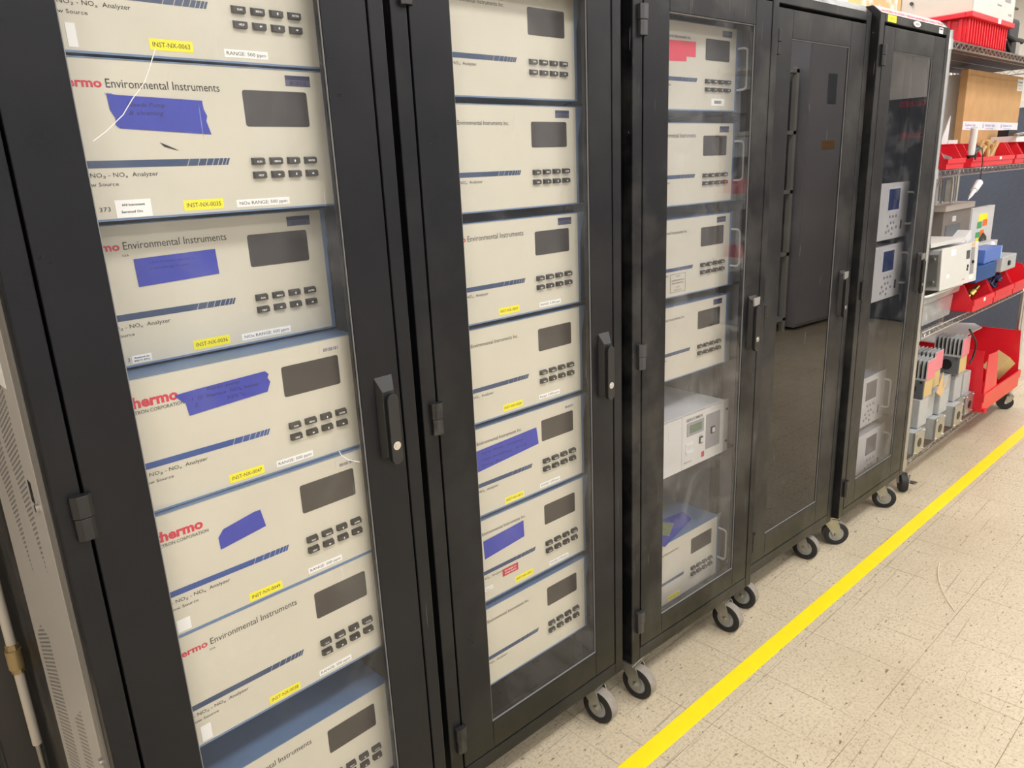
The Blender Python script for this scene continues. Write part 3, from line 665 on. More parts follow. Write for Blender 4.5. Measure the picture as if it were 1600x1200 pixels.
# support ledges under the instruments (part of the racks)
def ledges(t, zs):
    for z in zs:
        for sx in (.0145, .5335): part('support_ledge', 'ledge', B(0, .08, -.004, .084, .55, -.001), RAIL, t, (sx, 0, z))
ledges(rackA, [z-V0 for z in (1.914, 1.691, 1.465, 1.2415, 1.0215, .8025, .479)]); ledges(rackB, [z-V0 for z in (1.884, 1.653, 1.414, 1.1855, .9555, .727, .489)])
ledges(rackC, [z-V0 for z in (1.872, 1.622, 1.369, 1.123, .369)]+[.632]); ledges(rackE, [1.213, .967, .410, .165])
# circuit boards and tape on the lowest analyzer of rack C
zt = .369-V0+.2202
def pcb(label, s, y, w, d, rot, n):
    t = thing('circuit_board', label, 'circuit board', W('C', s, y, zt+.001), RZ('C')+rot)
    part('board', None, MB().box(-w/2, -d/2, 0, w/2, d/2, .002), PCB, t)
    for i in range(n):
        x = random.uniform(-w*.38, w*.38); yy = random.uniform(-d*.38, d*.38); r = random.uniform(.005, .009)
        part('capacitor', None, MB().cyl((x, yy, .002), 'z', r, random.uniform(.008, .018), 14), random.choice((GALV, BLACK, TAN, ALU)), t, smooth=True)
    part('heat_bracket', None, MB().box(-w*.45, d*.30, .002, w*.3, d*.32, .03), ALU, t)
    return t
pcb('green circuit board lying at the back of the lowest analyzer lid in the third rack', .40, .28, .14, .10, .15, 6)
pcb('small circuit board near the front edge of the analyzer lid in the third rack', .315, .155, .09, .085, .5, 5)
tag(part('masking_tape_sheet', None, MB().prismz([(-.12, -.055), (.10, -.02), (.13, .03), (.0, .06), (-.12, .05)], 0, .0006), TAPE_B, None, W('C', .345, .13, zt), (0, 0, RZ('C')+.1)), 'dark blue tape sheet under the loose circuit boards on the lowest analyzer lid', 'tape')

# ------------------------------------------------------------------ white oxygen unit in rack C (front z .634-.815)
sv = thing('oxygen_analyzer', 'white gas unit with small green display in the third rack', 'gas analyzer', W('C', .37, .065, .634), RZ('C'))
part('case', None, MB().box(-.215, .004, 0, .160, .40, .1735), LGREY, sv)
part('front_panel', None, MB().box(-.215, 0, 0, -.0620, .004, .1780).box(-.0605, 0, 0, .160, .004, .1780), OFFW, sv)
part('lid', None, MB().box(-.215, .0, .1735+.0005, .162, .40, .1795), WHITE, sv)
part('rack_ear', None, MB().box(.162, .001, .0, .187, .004, .178), LGREY, sv); part('rack_ear', None, MB().box(-.242, .001, .0, -.217, .004, .178), LGREY, sv)
for zz in (.035, .145): part('screw', 'svscrew', lambda: MB().cyl((0, 0, 0), 'y', .004, .003, 10), BLACK, sv, (.176, -.002, zz))
part('display_bezel', None, MB().box(-.036, -.0015, .104, .050, 0, .147), MGREY, sv)
part('display', None, MB().box(-.022, -.0025, .113, .038, -.0015, .138), LCDG, sv, label='green liquid crystal display')
part('side_label_panel', None, MB().box(.063, -.0010, .036, .138, 0, .152), MGREY, sv)
part('button', None, MB().box(.028, -.004, .066, .044, 0, .088), BLACK, sv); part('button_cap', None, MB().box(.031, -.006, .070, .041, -.004, .084), OFFW, sv)
part('button', None, MB().box(.088, -.004, .084, .108, -.001, .106), BLACK, sv); part('button_cap', None, MB().box(.092, -.006, .088, .104, -.004, .102), OFFW, sv)
part('slot_plate', None, MB().box(-.040, -.003, .074, -.004, 0, .082).box(-.040, -.003, .048, -.004, 0, .056).box(-.042, -.002, .056, -.038, 0, .074), WHITE, sv)
part('warning_sticker', None, MB().box(.042, -.001, .016, .056, 0, .034), LAB_R, sv, label='small red sticker')
lettering([('SERVOMEX', -.040, .153, .0085, .085, 'l', .02)], INK, sv, -.0004, name='brand_lettering')
lettering([('RANGE', .036, .091, .003, .014, 'c'), ('1 2 3 4', .098, .060, .004, .03, 'c'), ('4000 series', -.030, .018, .005, .04, 'c')], MATS['grey ink'], sv, -.0012)
part('lifting_ring', None, MB().ring((-.14, .12, .1795), 'z', .018, .012, .003), GALV, sv, smooth=True)

# ------------------------------------------------------------------ white analyzers in rack E
def white_unit(z0, rec, label, lcd, top=LGREY):
    t = thing('white_analyzer', label, 'gas analyzer', W('E', .316, rec, z0), RZ('E'))
    part('case', ('wcase', top.name), B(-.215, .004, .002, .215, .56, .216), top, t)
    part('front_panel', 'wfront', B(-.241, 0, 0, .241, .004, .222), OFFW, t, bev=.001)
    part('display_bezel', 'wbez', B(.036, -.0015, .108, .156, 0, .206), WHITE, t)
    part('display', ('wlcd', lcd.name), B(.044, -.0022, .116, .148, -.0015, .198), lcd, t)
    def dots():
        mb = MB()
        for (a, b) in ((.07, .09), (.10, .09), (.13, .09), (.085, .065), (.11, .065), (.055, .055), (.14, .045), (.07, .035), (.10, .042), (.10, .02), (.045, .03)): mb.cyl((a, -.003, b), 'y', .0055, .003, 10)
        return mb
    part('keypad', 'wkey', dots, MGREY, t)
    part('port', 'wport', B(.178, -.004, .035, .186, 0, .070), BLACK, t)
    lettering([('TELEDYNE', -.20, .190, .008, .06, 'l')], INK, t, -.0004, key='tele', name='brand_lettering')
    def hd():
        pts = [(0, .0, .052), (0, -.018, .052)]
        for i in range(1, 5): a = math.pi/2*i/4; pts.append((0, -.018-.012*math.sin(a), .064-.012*math.cos(a)))
        for i in range(4): a = math.pi/2*i/4; pts.append((0, -.018-.012*math.cos(a), .167+.012*math.sin(a)))
        pts += [(0, -.018, .179), (0, 0, .179)]; return MB().tube(pts, .0045, 8)
    for sx in (-.226, .226): part('handle', 'whandle', hd, CREAMH, t, (sx, 0, 0), smooth=True)
    return t
white_unit(1.218, .065, 'upper white analyzer with a blue display in the last rack', LCDB)
white_unit(.972, .065, 'white analyzer with a blue display directly below the uppermost one in the last rack', LCDB)
white_unit(.415, .085, 'white analyzer with grey display and blue lid, low in the last rack', LCDK, BLUE)
white_unit(.170, .065, 'bottom white analyzer in the last rack, partly cut off by the door frame', LCDK)
# ------------------------------------------------------------------ the room
struct('floor', MB().box(-3, -4.2, -.05, 10.5, 2.9, 0), FLOOR)
struct('ceiling', MB().box(-3, -4.2, CEIL, 10.5, 2.9, CEIL+.05), mat('ceiling tile', rgb(226, 224, 218), .8, 0, .3, .03, 6))
struct('wall_back', MB().box(-3, 2.6, 0, 10.5, 2.7, CEIL), WALLM)
struct('wall_right', MB().box(10.4, -4.2, 0, 10.5, 2.6, CEIL), mat('bright end wall', rgb(240, 236, 230), .7))
struct('wall_left', MB().box(-3, -4.2, 0, -2.9, 2.6, CEIL), WALLM)
struct('wall_front', MB().box(-2.9, -4.2, 0, 10.4, -4.1, CEIL), mat('cool white wall', rgb(222, 228, 238), .7))
for i, (x, y) in enumerate(LAMPS):
    t = thing('ceiling_light', 'fluorescent ceiling light fitting of the room', 'ceiling light', (x, y, CEIL-.06), 0, 'ceiling lights')
    part('housing', 'lhouse', lambda: MB().box(-.62, -.30, .0, -.58, .30, .06).box(.58, -.30, .0, .62, .30, .06).box(-.58, -.30, 0, .58, -.27, .06).box(-.58, .27, 0, .58, .30, .06).box(-.58, -.27, .05, .58, .27, .06), WHITE, t)
    part('tube_lamp', 'ltube', lambda: MB().cyl((-.56, -.12, .035), 'x', .013, 1.12, 10).cyl((-.56, .12, .035), 'x', .013, 1.12, 10), mat('lamp tube', (1, .97, .9, 1), .5, emit=6), t)
    lamp_light(x, y, 36 if y > 1 else 37)
# yellow floor tape
a_ = math.radians(-2.5)
tp = part('floor_tape', None, MB().box(-1.2, -.027, 0, 8.5, .027, .0006), YTAPE, None, (1.38, .976, .0002), (0, 0, a_))
tag(tp, 'yellow tape line stuck along the tiled floor in front of the racks', 'floor tape')
hair = MB(); hair.tube([(2.979, 0.714, .0015), (2.903, 0.698, .003), (2.833, 0.673, .005), (2.775, 0.645, .006), (2.715, 0.611, .004), (2.659, 0.571, .0015)], .0012, 6)
tag(part('loose_string', None, hair, mat('pale string', rgb(236, 228, 206), .6), smooth=True), 'short pale string curled on the bare tiles right of the yellow tape', 'string')
# mottled board on the back wall above the racks
bm_ = mat('mottled board', rgb(232, 190, 130), .7)
N, L = nt(bm_); n = N.new('ShaderNodeTexNoise'); n.inputs['Scale'].default_value = 5; n.inputs['Detail'].default_value = 8
tc = N.new('ShaderNodeTexCoord'); L.new(tc.outputs['Object'], n.inputs['Vector']); r = N.new('ShaderNodeValToRGB')
r.color_ramp.elements[0].position = .47; r.color_ramp.elements[0].color = rgb(232, 190, 130); r.color_ramp.elements[1].position = .58; r.color_ramp.elements[1].color = rgb(244, 232, 222)
L.new(n.outputs['Fac'], r.inputs['Fac']); L.new(r.outputs['Color'], N['Principled BSDF'].inputs['Base Color'])
tag(part('wall_board', None, MB().box(5.2, 2.585, 2.2, 7.26, 2.599, 3.2), bm_), 'tan board mottled with white, on the wall above the racks', 'board')
# slate partition beyond the shelving
pt = thing('partition', 'slate blue fabric partition with pale frame standing behind the wire shelving', 'partition', (5.95, 1.85, 0))
part('fabric_panel', None, MB().box(-.02, -.72, .17, .02, .73, 1.80), PART, pt)
part('frame', None, MB().box(-.025, -.755, .02, .025, -.72, 1.84).box(-.025, .73, .02, .025, .745, 1.84).box(-.025, -.72, .115, .025, .73, .17).box(-.025, -.72, 1.80, .025, .73, 1.84), OFFW, pt)
part('kick_plate', None, MB().box(-.015, -.72, 0, .015, .73, .115), BLACK, pt)
# ------------------------------------------------------------------ things to the left of the first rack
cd = thing('conduit_pipe', 'pale vertical pipe with a brass coupling behind the nearest rack', 'pipe', (.180, 1.772, 0))
part('pipe', None, MB().cyl((0, 0, .36), 'z', .010, 2.9, 16), mat('pale pipe', rgb(196, 188, 176), .45), cd, smooth=True)
part('coupling', None, MB().cyl((0, 0, .56), 'z', .016, .045, 16).cyl((0, 0, .548), 'z', .013, .07, 6), mat('dull brass', rgb(168, 146, 104), .4, .4), cd, smooth=True, label='brass coupling')
part('lower_rod', None, MB().cyl((0, 0, 0), 'z', .006, .36, 12), GALV, cd, smooth=True)
dp = thing('steel_door', 'dark grey steel upright behind the pale pipe at the left edge', 'cabinet', (.19, 1.90, 0))
part('panel', None, MB().box(-.085, 0, .02, .05, .02, 3.1), mat('dark enamel', rgb(70, 67, 64), .45), dp)
part('edge_flange', None, MB().box(-.088, -.012, .02, -.080, .02, 3.1).box(-.070, -.004, .02, -.066, 0, 3.1), MATS['dark enamel'], dp)
dc = thing('dark_cabinet', 'dark cabinet far behind the nearest rack at the left edge', 'cabinet', (-.35, 2.42, .0))
part('body', None, MB().box(-.5, 0, .12, .45, .17, 2.9), mat('very dark enamel', rgb(44, 42, 44), .5), dc); part('plinth', None, MB().box(-.48, .02, 0, .43, .17, .12), BLACK, dc)
random.seed(3)
film = MB()
for i in range(26):
    c = Vector((.13+random.uniform(-.10, .10), 2.24+random.uniform(-.10, .12), random.uniform(.0, .05)))
    ps = [c+Vector((random.uniform(-.06, .06), random.uniform(-.06, .06), random.uniform(0, .05))) for _ in range(3)]
    try: film.bm.faces.new([film.bm.verts.new(p) for p in ps])
    except ValueError: pass
tag(part('crumpled_film', None, film, mat('crumpled plastic', rgb(196, 184, 170), .3)), 'crumpled pale plastic wrap on the floor in the bottom left corner', 'plastic wrap')['kind'] = 'stuff'

# ------------------------------------------------------------------ wire shelving
LEN, DEP = 1.66, .46
LV = (1.985, 1.475, .765, .148)
sh = thing('wire_shelving', 'chrome wire shelving unit on casters beside the last rack', 'shelving', W('S', 0, 0, 0), RZ('S'))
def S_(s, y, z): return W('S', s, y, z)
def post():
    mb = MB(); mb.cyl((0, 0, .092), 'z', .0127, 1.93, 16); z = .12
    while z < 2.0: mb.cyl((0, 0, z), 'z', .0133, .002, 16); z += .0254
    return mb
for (x, y) in ((0, .015), (LEN, .015), (0, DEP-.015), (LEN, DEP-.015)): part('post', 'spost', post, STEELW, sh, (x, y, 0), smooth=True)
for zi, z in enumerate(LV):
    fr = MB()
    for y in (.005, DEP-.005):
        fr.tube([(.02, y, z-.003), (LEN-.02, y, z-.003)], .0035, 6); fr.tube([(.02, y, z-.030), (LEN-.02, y, z-.030)], .0035, 6)
        n = 28; pts = []
        for i in range(n*2+1): pts.append((.03+(LEN-.06)*i/(2*n), y, z-.005 if i % 2 == 0 else z-.028))
        fr.tube(pts, .0022, 4)
    for x in (.005, LEN-.005):
        fr.tube([(x, .02, z-.003), (x, DEP-.02, z-.003)], .0035, 6); fr.tube([(x, .02, z-.030), (x, DEP-.02, z-.030)], .0035, 6)
        pts = [(x, .03+(DEP-.06)*i/16, z-.005 if i % 2 == 0 else z-.028) for i in range(17)]; fr.tube(pts, .0022, 4)
    for (x, y) in ((0, .015), (LEN, .015), (0, DEP-.015), (LEN, DEP-.015)): fr.cyl((x, y, z-.036), 'z', .018, .040, 14, .016)
    dk = part('shelf_frame', None, fr, STEELW, sh, smooth=True)
    wm = MB(); x = .03
    while x < LEN-.02: wm.tube([(x, .005, z), (x, DEP-.005, z)], .0014, 4); x += .0254
    for y in (.12, .23, .34): wm.tube([(.02, y, z-.006), (LEN-.02, y, z-.006)], .003, 6)
    part('wire_deck', None, wm, STEELW, dk)
part('shelf_liner', None, MB().box(.02, .012, LV[0]-.0075, LEN-.02, DEP-.012, LV[0]-.0045), LINER, sh, label='dark maroon liner under the top shelf')
for (x, y, a) in ((.0, .015, 2.2), (LEN-.04, -.0, .5), (.0, DEP-.015, .5), (LEN, DEP-.015, 0)):
    def shf():
        mb = MB(); mb.cyl((0, 0, .088), 'z', .016, .008, 16); mb.box(-.016, -.02, .080, .016, .02, .089)
        for sx in (-.0185, .0185): mb.prismx([(-.02, .086), (.018, .086), (.030, .04), (.018, .036), (-.008, .055)], sx-.0015, sx+.0015)
        return mb
    c = part('caster', 'scaster', shf, GALV, sh, (x, y, 0), (0, 0, a), smooth=True)
    part('wheel', 'swheel', lambda: MB().ring((-.014, .022, .045), 'x', .0452, .012, .028, 30).cyl((-.010, .022, .045), 'x', .030, .020, 24), RUBBER, c, smooth=True)
    part('axle', 'saxle', lambda: MB().cyl((-.024, .022, .045), 'x', .007, .048, 8), CHROME, c)
part('brake_lever', None, MB().box(-.006, -.052, .040, .022, -.020, .046).box(.004, -.020, .040, .018, -.014, .075), CHROME, sh, (0, .0, .0))

def stdbox(name, lab, cat, s0, s1, y0, y1, z0, z1, m, bev=.002, yaw=0.0, group=None):
    """a closed box on the shelf, origin at its base centre"""
    w, d, h = s1-s0, y1-y0, z1-z0
    t = thing(name, lab, cat, S_((s0+s1)/2, (y0+y1)/2, z0), RZ('S')+yaw, group)
    part('body', None, MB().box(-w/2, -d/2, 0, w/2, d/2, h), m, t, bev=bev); return t, w, d, h
def hopper(lab, s0, s1, y0, y1, z0, h, lip, yaw=0.0, group='red hopper bins on the second shelf', name='storage_bin', lm=True, cat='storage bin'):
    """open-fronted stacking bin: floor, back, two sides cut down at the front, front lip"""
    w, d = s1-s0, y1-y0; t = thing(name, lab, cat, S_((s0+s1)/2, y0, z0), RZ('S')+yaw, group)
    mb = MB(); k = .003; ct = .05 if h > .2 else .30; cheek = .22 if h > .34 and lip < .2 else 0
    mb.box(-w/2, 0, 0, w/2, d, k)
    for sx in (-w/2, w/2-k): mb.prismx([(0, k), (d, k), (d, h), (d*ct, h), (d*min(ct*.4, .06), lip), (0, lip)], sx, sx+k)
    mb.box(-w/2+k, d-k, k, w/2-k, d, h); mb.box(-w/2+k, 0, k, w/2-k, k, lip)
    if cheek: mb.prism([(-w/2+k, lip), (-w/2+k+cheek, lip), (-w/2+k+cheek*.80, h-.06), (-w/2+k+cheek*.68, h-.025), (-w/2+k, h-.015)], 0, k+.002); mb.cyl((-w/2+.02, -.008, .0), 'z', .012, .02, 10)
    part('shell', None, mb, RED, t, bev=.0008)
    rm = MB()
    for sx in (-w/2-.002, w/2-k-.002): rm.box(sx, d*ct, h-.006, sx+k+.004, d+.002, h); 
    rm.box(-w/2-.002, -.006, lip*.55, w/2+.002, 0, lip)
    part('rim', None, rm, RED, t, bev=.001)
    if lm: part('bin_label', None, MB().box(-.018, -.0068, lip*.62, .010, -.006, lip*.92), LAB_W, t)
    return t
# ---- second shelf (z 1.478)
z2 = LV[1]+.0015
hopper('leftmost red hopper bin on the second shelf, holding a grey bracket', -.02+.042, .235, -.02, .135, z2, .105, .042, lm=False)
hopper('narrow red hopper bin on the second shelf under the white tool', .335, .505, -.02, .135, z2, .105, .042, lm=False)
hopper('wide red hopper bin with a white label in the middle of the second shelf', .510, .950, -.02, .135, z2, .105, .042)
hopper('red hopper bin on the second shelf right of the widest one', .985, 1.140, -.02, .135, z2, .105, .042, lm=False)
hopper('red hopper bin at the right end of the second shelf', 1.155, 1.50, -.02, .135, z2, .105, .042, lm=False)
t = thing('metal_bracket', 'grey metal bracket with rounded end lying in the leftmost red bin', 'bracket', S_(.12, .03, z2+.040), RZ('S')); t.rotation_euler = (0, .12, RZ('S'))
part('channel', None, MB().box(-.09, -.012, 0, .07, .012, .004).box(-.09, -.012, 0, .07, -.009, .018).box(-.09, .009, 0, .07, .012, .018), ALU, t); part('round_end', None, MB().cyl((.07, 0, 0), 'z', .014, .016, 16), ALU, t, smooth=True)
t = thing('white_torch', 'white cylindrical tool with a black ring standing in the narrow red bin', 'tool', S_(.36, -.005, z2+.035)); t.rotation_euler = (.1, -.25, RZ('S'))
part('barrel', None, MB().cyl((0, 0, .02), 'z', .015, .12, 18), WHITE, t, smooth=True, bev=.001); part('ring_end', None, MB().cyl((0, 0, 0), 'z', .024, .022, 20), BLACK, t, smooth=True); part('arm', None, MB().box(.012, -.01, .028, .085, .01, .040).box(.02, -.012, .018, .09, .012, .026), CASTD, t)
t = thing('cable_plug', 'white plug hanging by a thin dark cord below the second shelf', 'plug', S_(.43, -.035, 1.375))
cord = MB(); cord.tube([(0, 0, .035), (.006, 0, .08), (.004, 0, .13), (-.01, .004, .18), (-.03, .03, .20)], .0022, 6); part('cord', None, cord, BLACK, t, smooth=True)
pl = MB(); pl.cyl((-.01, 0, .03), (-.9, 0, -.45), .017, .07, 16, .014); pl.cyl((-.073, 0, -.0015), (-.9, 0, -.45), .010, .055, 12, .007); pl.cyl((-.122, 0, -.026), (-.9, 0, -.45), .005, .03, 8, .001)
part('plug_body', None, pl, WHITE, t, smooth=True)
t = thing('leaning_board', 'white board leaning behind the leftmost red bin on the second shelf', 'board', S_(.45, .145, z2), RZ('S'))
part('board', None, MB().prism([(-.075, 0), (.0, 0), (.055, .10), (.06, .235), (-.06, .08)], 0, .004), WHITE, t)
t = thing('brass_bracket', 'brass bracket with screws at the shelving post on the second shelf', 'bracket', S_(.135, .14, z2), RZ('S'))
part('plate', None, MB().box(-.028, 0, 0, .030, .004, .165), BRASS, t); part('screw', 'bscr', lambda: MB().cyl((0, -.003, 0), 'y', .006, .004, 10), CHROME, t, (0, 0, .13)); part('screw', 'bscr', None, CHROME, t, (0, 0, .10))
t = thing('coiled_cable', 'black coiled cable above the brass bracket on the second shelf', 'cable', S_(.17, .16, z2), RZ('S'))
part('coil', None, MB().ring((0, 0, .20), 'y', .050, .034, .03).ring((.012, -.014, .185), 'y', .040, .028, .014).box(-.01, .004, 0, .01, .02, .155), BLACK, t, smooth=True)
t = thing('paper_roll', 'white cylinder standing at the back of the second shelf', 'roll', S_(1.08, .33, z2)); part('cylinder', None, MB().cyl((0, 0, 0), 'z', .068, .46, 28), WHITE, t, smooth=True)
t, w, d, h = stdbox('cardboard_box', 'large cardboard box with printed white tape standing behind the red bins', 'box', .700, 1.600, .150, .185, z2, 1.930, CARD, .003)
part('printed_tape', None, MB().box(-w/2-.0006, -d/2-.0008, .172, w/2, -d/2, .212), mat('printed white tape', rgb(232, 228, 234), .5), t, label='white tape printed with blue lettering')
lettering([('Clayborn Lab', -.42+.30*i, .190, .0125, .155, 'l') for i in range(3)]+[('Industrial Tape', -.40+.30*i, .177, .006, .12, 'l') for i in range(3)]+[('6', -.455+.30*i, .182, .026, .018, 'l') for i in range(1, 3)], mat('blue ink', rgb(120, 128, 190), .6), t, -d/2-.0012)
e = part('shipping_label', None, MB().box(.350, -d/2-.0008, .380, .440, -d/2, .440), LAB_W, t)
lettering([('WARNING', .395, .420, .008, .07, 'c'), ('LOT 21', .395, .404, .008, .06, 'c'), ('S-1', .395, .388, .008, .03, 'c')], INK, t, -d/2-.0012)
t, w, d, h = stdbox('white_carton', 'small white carton lying on the second shelf behind the narrow red bin', 'carton', .50, .62, .138, .149, z2+.0, z2+.125, WHITE, .001)
t = thing('instrument_tray', 'white tray with a grey metal rail lying on the red bins at the right', 'tray', S_(1.30, .075, z2+.105), RZ('S')); part('tray', None, MB().box(-.20, -.06, .0, .20, .06, .03), WHITE, t, bev=.002)
part('rail', None, MB().box(-.235, -.07, .042, .22, -.055, .052), ALU, t, rot=(0, -.05, 0)); part('cable', None, MB().tube([(.02, -.065, .03), (.06, -.07, .05), (.12, -.07, .055), (.18, -.068, .04)], .004, 8), BLACK, t, smooth=True); part('black_block', None, MB().box(-.20, -.02, .03, -.06, .03, .062), BLACK, t)
t = thing('foam_scraps', 'yellow and tan plastic scraps heaped behind the wide red bin', 'scraps', S_(.80, .085, z2+.0), RZ('S')); sc_ = MB(); random.seed(5)
for i in range(12): sc_.cyl((random.uniform(-.14, .16), random.uniform(-.02, .03), .02), (random.uniform(-1, 1), random.uniform(-.3, .3), 1), .009, random.uniform(.08, .115), 7)
part('scraps', None, sc_, TAN, t); t['kind'] = 'stuff'
# ---- top shelf (z 1.985)
z1 = LV[0]+.0015
t = thing('storage_tote', 'ribbed red tote with thick rim on the top shelf, white instrument on it', 'tote', S_(.455, .02, z1), RZ('S'))
w, d, h = .53, .40, .122; mb = MB(); k = .004
mb.box(-w/2, 0, 0, w/2, d, k)
for (a0, b0, a1, b1) in ((-w/2, 0, w/2, k), (-w/2, d-k, w/2, d), (-w/2, k, -w/2+k, d-k), (w/2-k, k, w/2, d-k)): mb.box(a0, b0, k, a1, b1, h)
part('shell', None, mb, RED, t, bev=.001)
rb = MB()
for i in range(16): x = -w/2+.012+(w-.024)*i/15; rb.box(x-.005, -.010, .004, x+.005, 0, h-.022)
for i in range(9): y = .02+(d-.04)*i/8; rb.box(-w/2-.010, y-.006, .004, -w/2, y+.006, h-.022); rb.box(w/2, y-.006, .004, w/2+.010, y+.006, h-.022)
part('ribs', None, rb, RED, t, bev=.0015)
rm = MB(); rm.box(-w/2-.025, -.028, h-.022, w/2+.025, 0, h); rm.box(-w/2-.025, d, h-.022, w/2+.025, d+.02, h); rm.box(-w/2-.025, 0, h-.022, -w/2, d, h); rm.box(w/2, 0, h-.022, w/2+.025, d, h)
part('rim', None, rm, RED, t, bev=.003); part('bin_label', None, MB().box(.045, -.0288, h-.021, .085, -.028, h-.002), LAB_W, t)
t = thing('white_instrument', 'white boxed instrument sitting on the ribbed red tote', 'instrument', S_(.458, .0, z1+.1222), RZ('S'))
part('case', None, MB().box(-.275, 0, 0, .265, .29, .26), mat('ivory case side', rgb(206, 196, 184), .4, 0, .5, .08, 4), t, bev=.003); part('rear_flange', None, MB().box(-.279, .29, 0, .269, .305, .26), CARD2, t); part('side_screw', None, MB().cyl((-.283, .245, .07), 'x', .007, .008, 12), RAIL, t); part('front_panel', None, MB().box(-.275, -.004, 0, .265, 0, .26), OFFW, t, bev=.001)
part('keypad_panel', None, MB().box(.120, -.0052, .075, .195, -.004, .22), MGREY, t); part('button', None, MB().box(.045, -.010, .09, .060, -.004, .115).box(.040, -.010, .13, .058, -.004, .15), BLACK, t); part('knob', None, MB().cyl((.105, -.016, .165), 'y', .012, .012, 14), BLACK, t, smooth=True)
lettering([('Servopro', .02, .050, .010, .06, 'l'), ('4100', .18, .022, .010, .05, 'l')], MATS['grey ink'], t, -.0045); part('latch', None, MB().cyl((-.283, .01, .15), 'x', .010, .008, 10), GALV, t)
t = thing('camera_bag', 'black padded case with straps at the right end of the top shelf', 'bag', S_(.95, .10, z1), RZ('S'))
part('body', None, MB().box(-.15, 0, 0, .28, .26, .20), mat('dark nylon', rgb(62, 62, 66), .6), t, bev=.02)
part('strap', None, MB().tube([(-.13, -.012, .20), (-.02, -.02, .21), (.0, -.02, .10), (.12, -.02, .09), (.26, -.02, .09)], .013, 8), BLACK, t, smooth=True); part('strap', None, MB().tube([(-.14, -.012, .09), (-.04, -.03, .07), (.04, -.03, .0+.03), (.10, -.012, .016)], .009, 8), BLACK, t, smooth=True)
part('handle', None, MB().tube([(-.14, .02, .215), (-.05, .02, .235), (.10, .02, .245), (.26, .02, .25)], .007, 8), BLACK, t, smooth=True); part('buckle', None, MB().box(.10, -.04, .02, .16, -.02, .075), ALU, t)
t, w, d, h = stdbox('cardboard_carton', 'brown carton standing at the rear of the top shelf behind the black case', 'box', .95, 1.60, .38, .45, z1, z1+.62, CARD2, .003)
# ---- third shelf (z .768)
z3 = LV[2]+.0015
t = thing('plastic_tub', 'translucent plastic tub at the left of the third shelf, instrument on top', 'tub', S_(.33, .03, z3), RZ('S'))
TUBM = glass('milky polypropylene', (.86, .89, .88, 1), .35, 1.3, 9, 3.0, .42)
def tub():
    mb = MB(); k = .003; W0, W1, D1_, H = .225, .262, .30, .150
    def ring(w_, y0_, y1_, z): 
        r = .05; P = []
        for cx, cy, a0 in ((w_-r, y1_-r, 0), (-w_+r, y1_-r, 90), (-w_+r, y0_+r, 180), (w_-r, y0_+r, 270)):
            for i in range(5): a = math.radians(a0+22.5*i); P.append(mb.bm.verts.new((cx+r*math.cos(a), cy+r*math.sin(a), z)))
        return P
    R = [ring(W0, .02, D1_-.02, 0), ring(W0+.01, .015, D1_-.015, .10), ring(W1, .0, D1_, .115), ring(W1+.004, -.004, D1_+.004, H)]
    n = len(R[0]); mb.bm.faces.new(R[0][::-1])
    for a, b in zip(R, R[1:]):
        for i in range(n): mb.bm.faces.new((a[i], a[(i+1) % n], b[(i+1) % n], b[i]))
    return mb
part('shell', None, tub, TUBM, t, smooth=True); 
def tubrim():
    P = []; r = .055; w_, y0_, y1_ = .268, -.008, .308
    for cx, cy, a0 in ((w_-r, y1_-r, 0), (-w_+r, y1_-r, 90), (-w_+r, y0_+r, 180), (w_-r, y0_+r, 270)):
        for i in range(6): a = math.radians(a0+18*i); P.append((cx+r*math.cos(a), cy+r*math.sin(a), .149))
    return MB().tube(P, .006, 6, True)
part('rim', None, tubrim, POLYE, t, smooth=True)
random.seed(11); 
t2 = thing('loose_fittings', 'assorted pale fittings inside the translucent tub', 'fittings', S_(.33, .15, z3+.004), RZ('S')); fb = MB()
for i in range(26): fb.cyl((random.uniform(-.17, .17), random.uniform(-.10, .08), random.uniform(.01, .05)), (random.uniform(-1, 1), random.uniform(-1, 1), random.uniform(0, 1)), random.uniform(.008, .018), random.uniform(.02, .05), 8)
part('fittings', None, fb, mat('fitting metal', rgb(150, 150, 140), .4, .4), t2); t2['kind'] = 'stuff'
t = thing('panel_instrument', 'light grey cased instrument tilted on the translucent tub', 'instrument', S_(.37, -.01, z3+.166), RZ('S')-.06); t.rotation_euler.x = -.04
part('case', None, MB().box(-.19, .004, 0, .215, .24, .185), LGREY, t, bev=.002); part('front_panel', None, MB().box(-.195, -.002, 0, .22, .004, .192), OFFW, t, bev=.001)
part('keypad_panel', None, MB().box(.135, -.004, .040, .175, -.002, .168), MGREY, t); part('display', None, MB().box(.082, -.004, .118, .120, -.002, .158), LCDK, t); part('knob', None, MB().cyl((.155, -.010, .098), 'y', .008, .008, 12), BLACK, t)
part('paper_label', None, MB().box(-.095, -.003, .150, -.045, -.002, .178).box(-.13, -.003, .050, -.10, -.002, .068).box(.13, -.003, .015, .18, -.002, .034), LAB_W, t); part('tan_sticker', None, MB().box(.140, -.003, .172, .175, -.002, .190), CARD2, t); part('button', None, MB().box(.100, -.006, .075, .108, -.002, .09).box(.096, -.006, .062, .104, -.002, .072), BLACK, t)
part('side_bracket', None, MB().box(-.203, .01, .02, -.197, .06, .165), ALU, t); part('knob', None, MB().cyl((-.213, .03, .145), 'x', .009, .014, 12).cyl((-.213, .03, .04), 'x', .009, .014, 12), GALV, t, smooth=True)
lettering([('4100', .05, .020, .006, .03, 'l')], REDP, t, -.0026)
t = thing('lid_sheet', 'pale sheet metal lid resting on the light grey instrument', 'lid', S_(.30, .03, z3+.378), RZ('S')-.06); t.rotation_euler.x = -.02
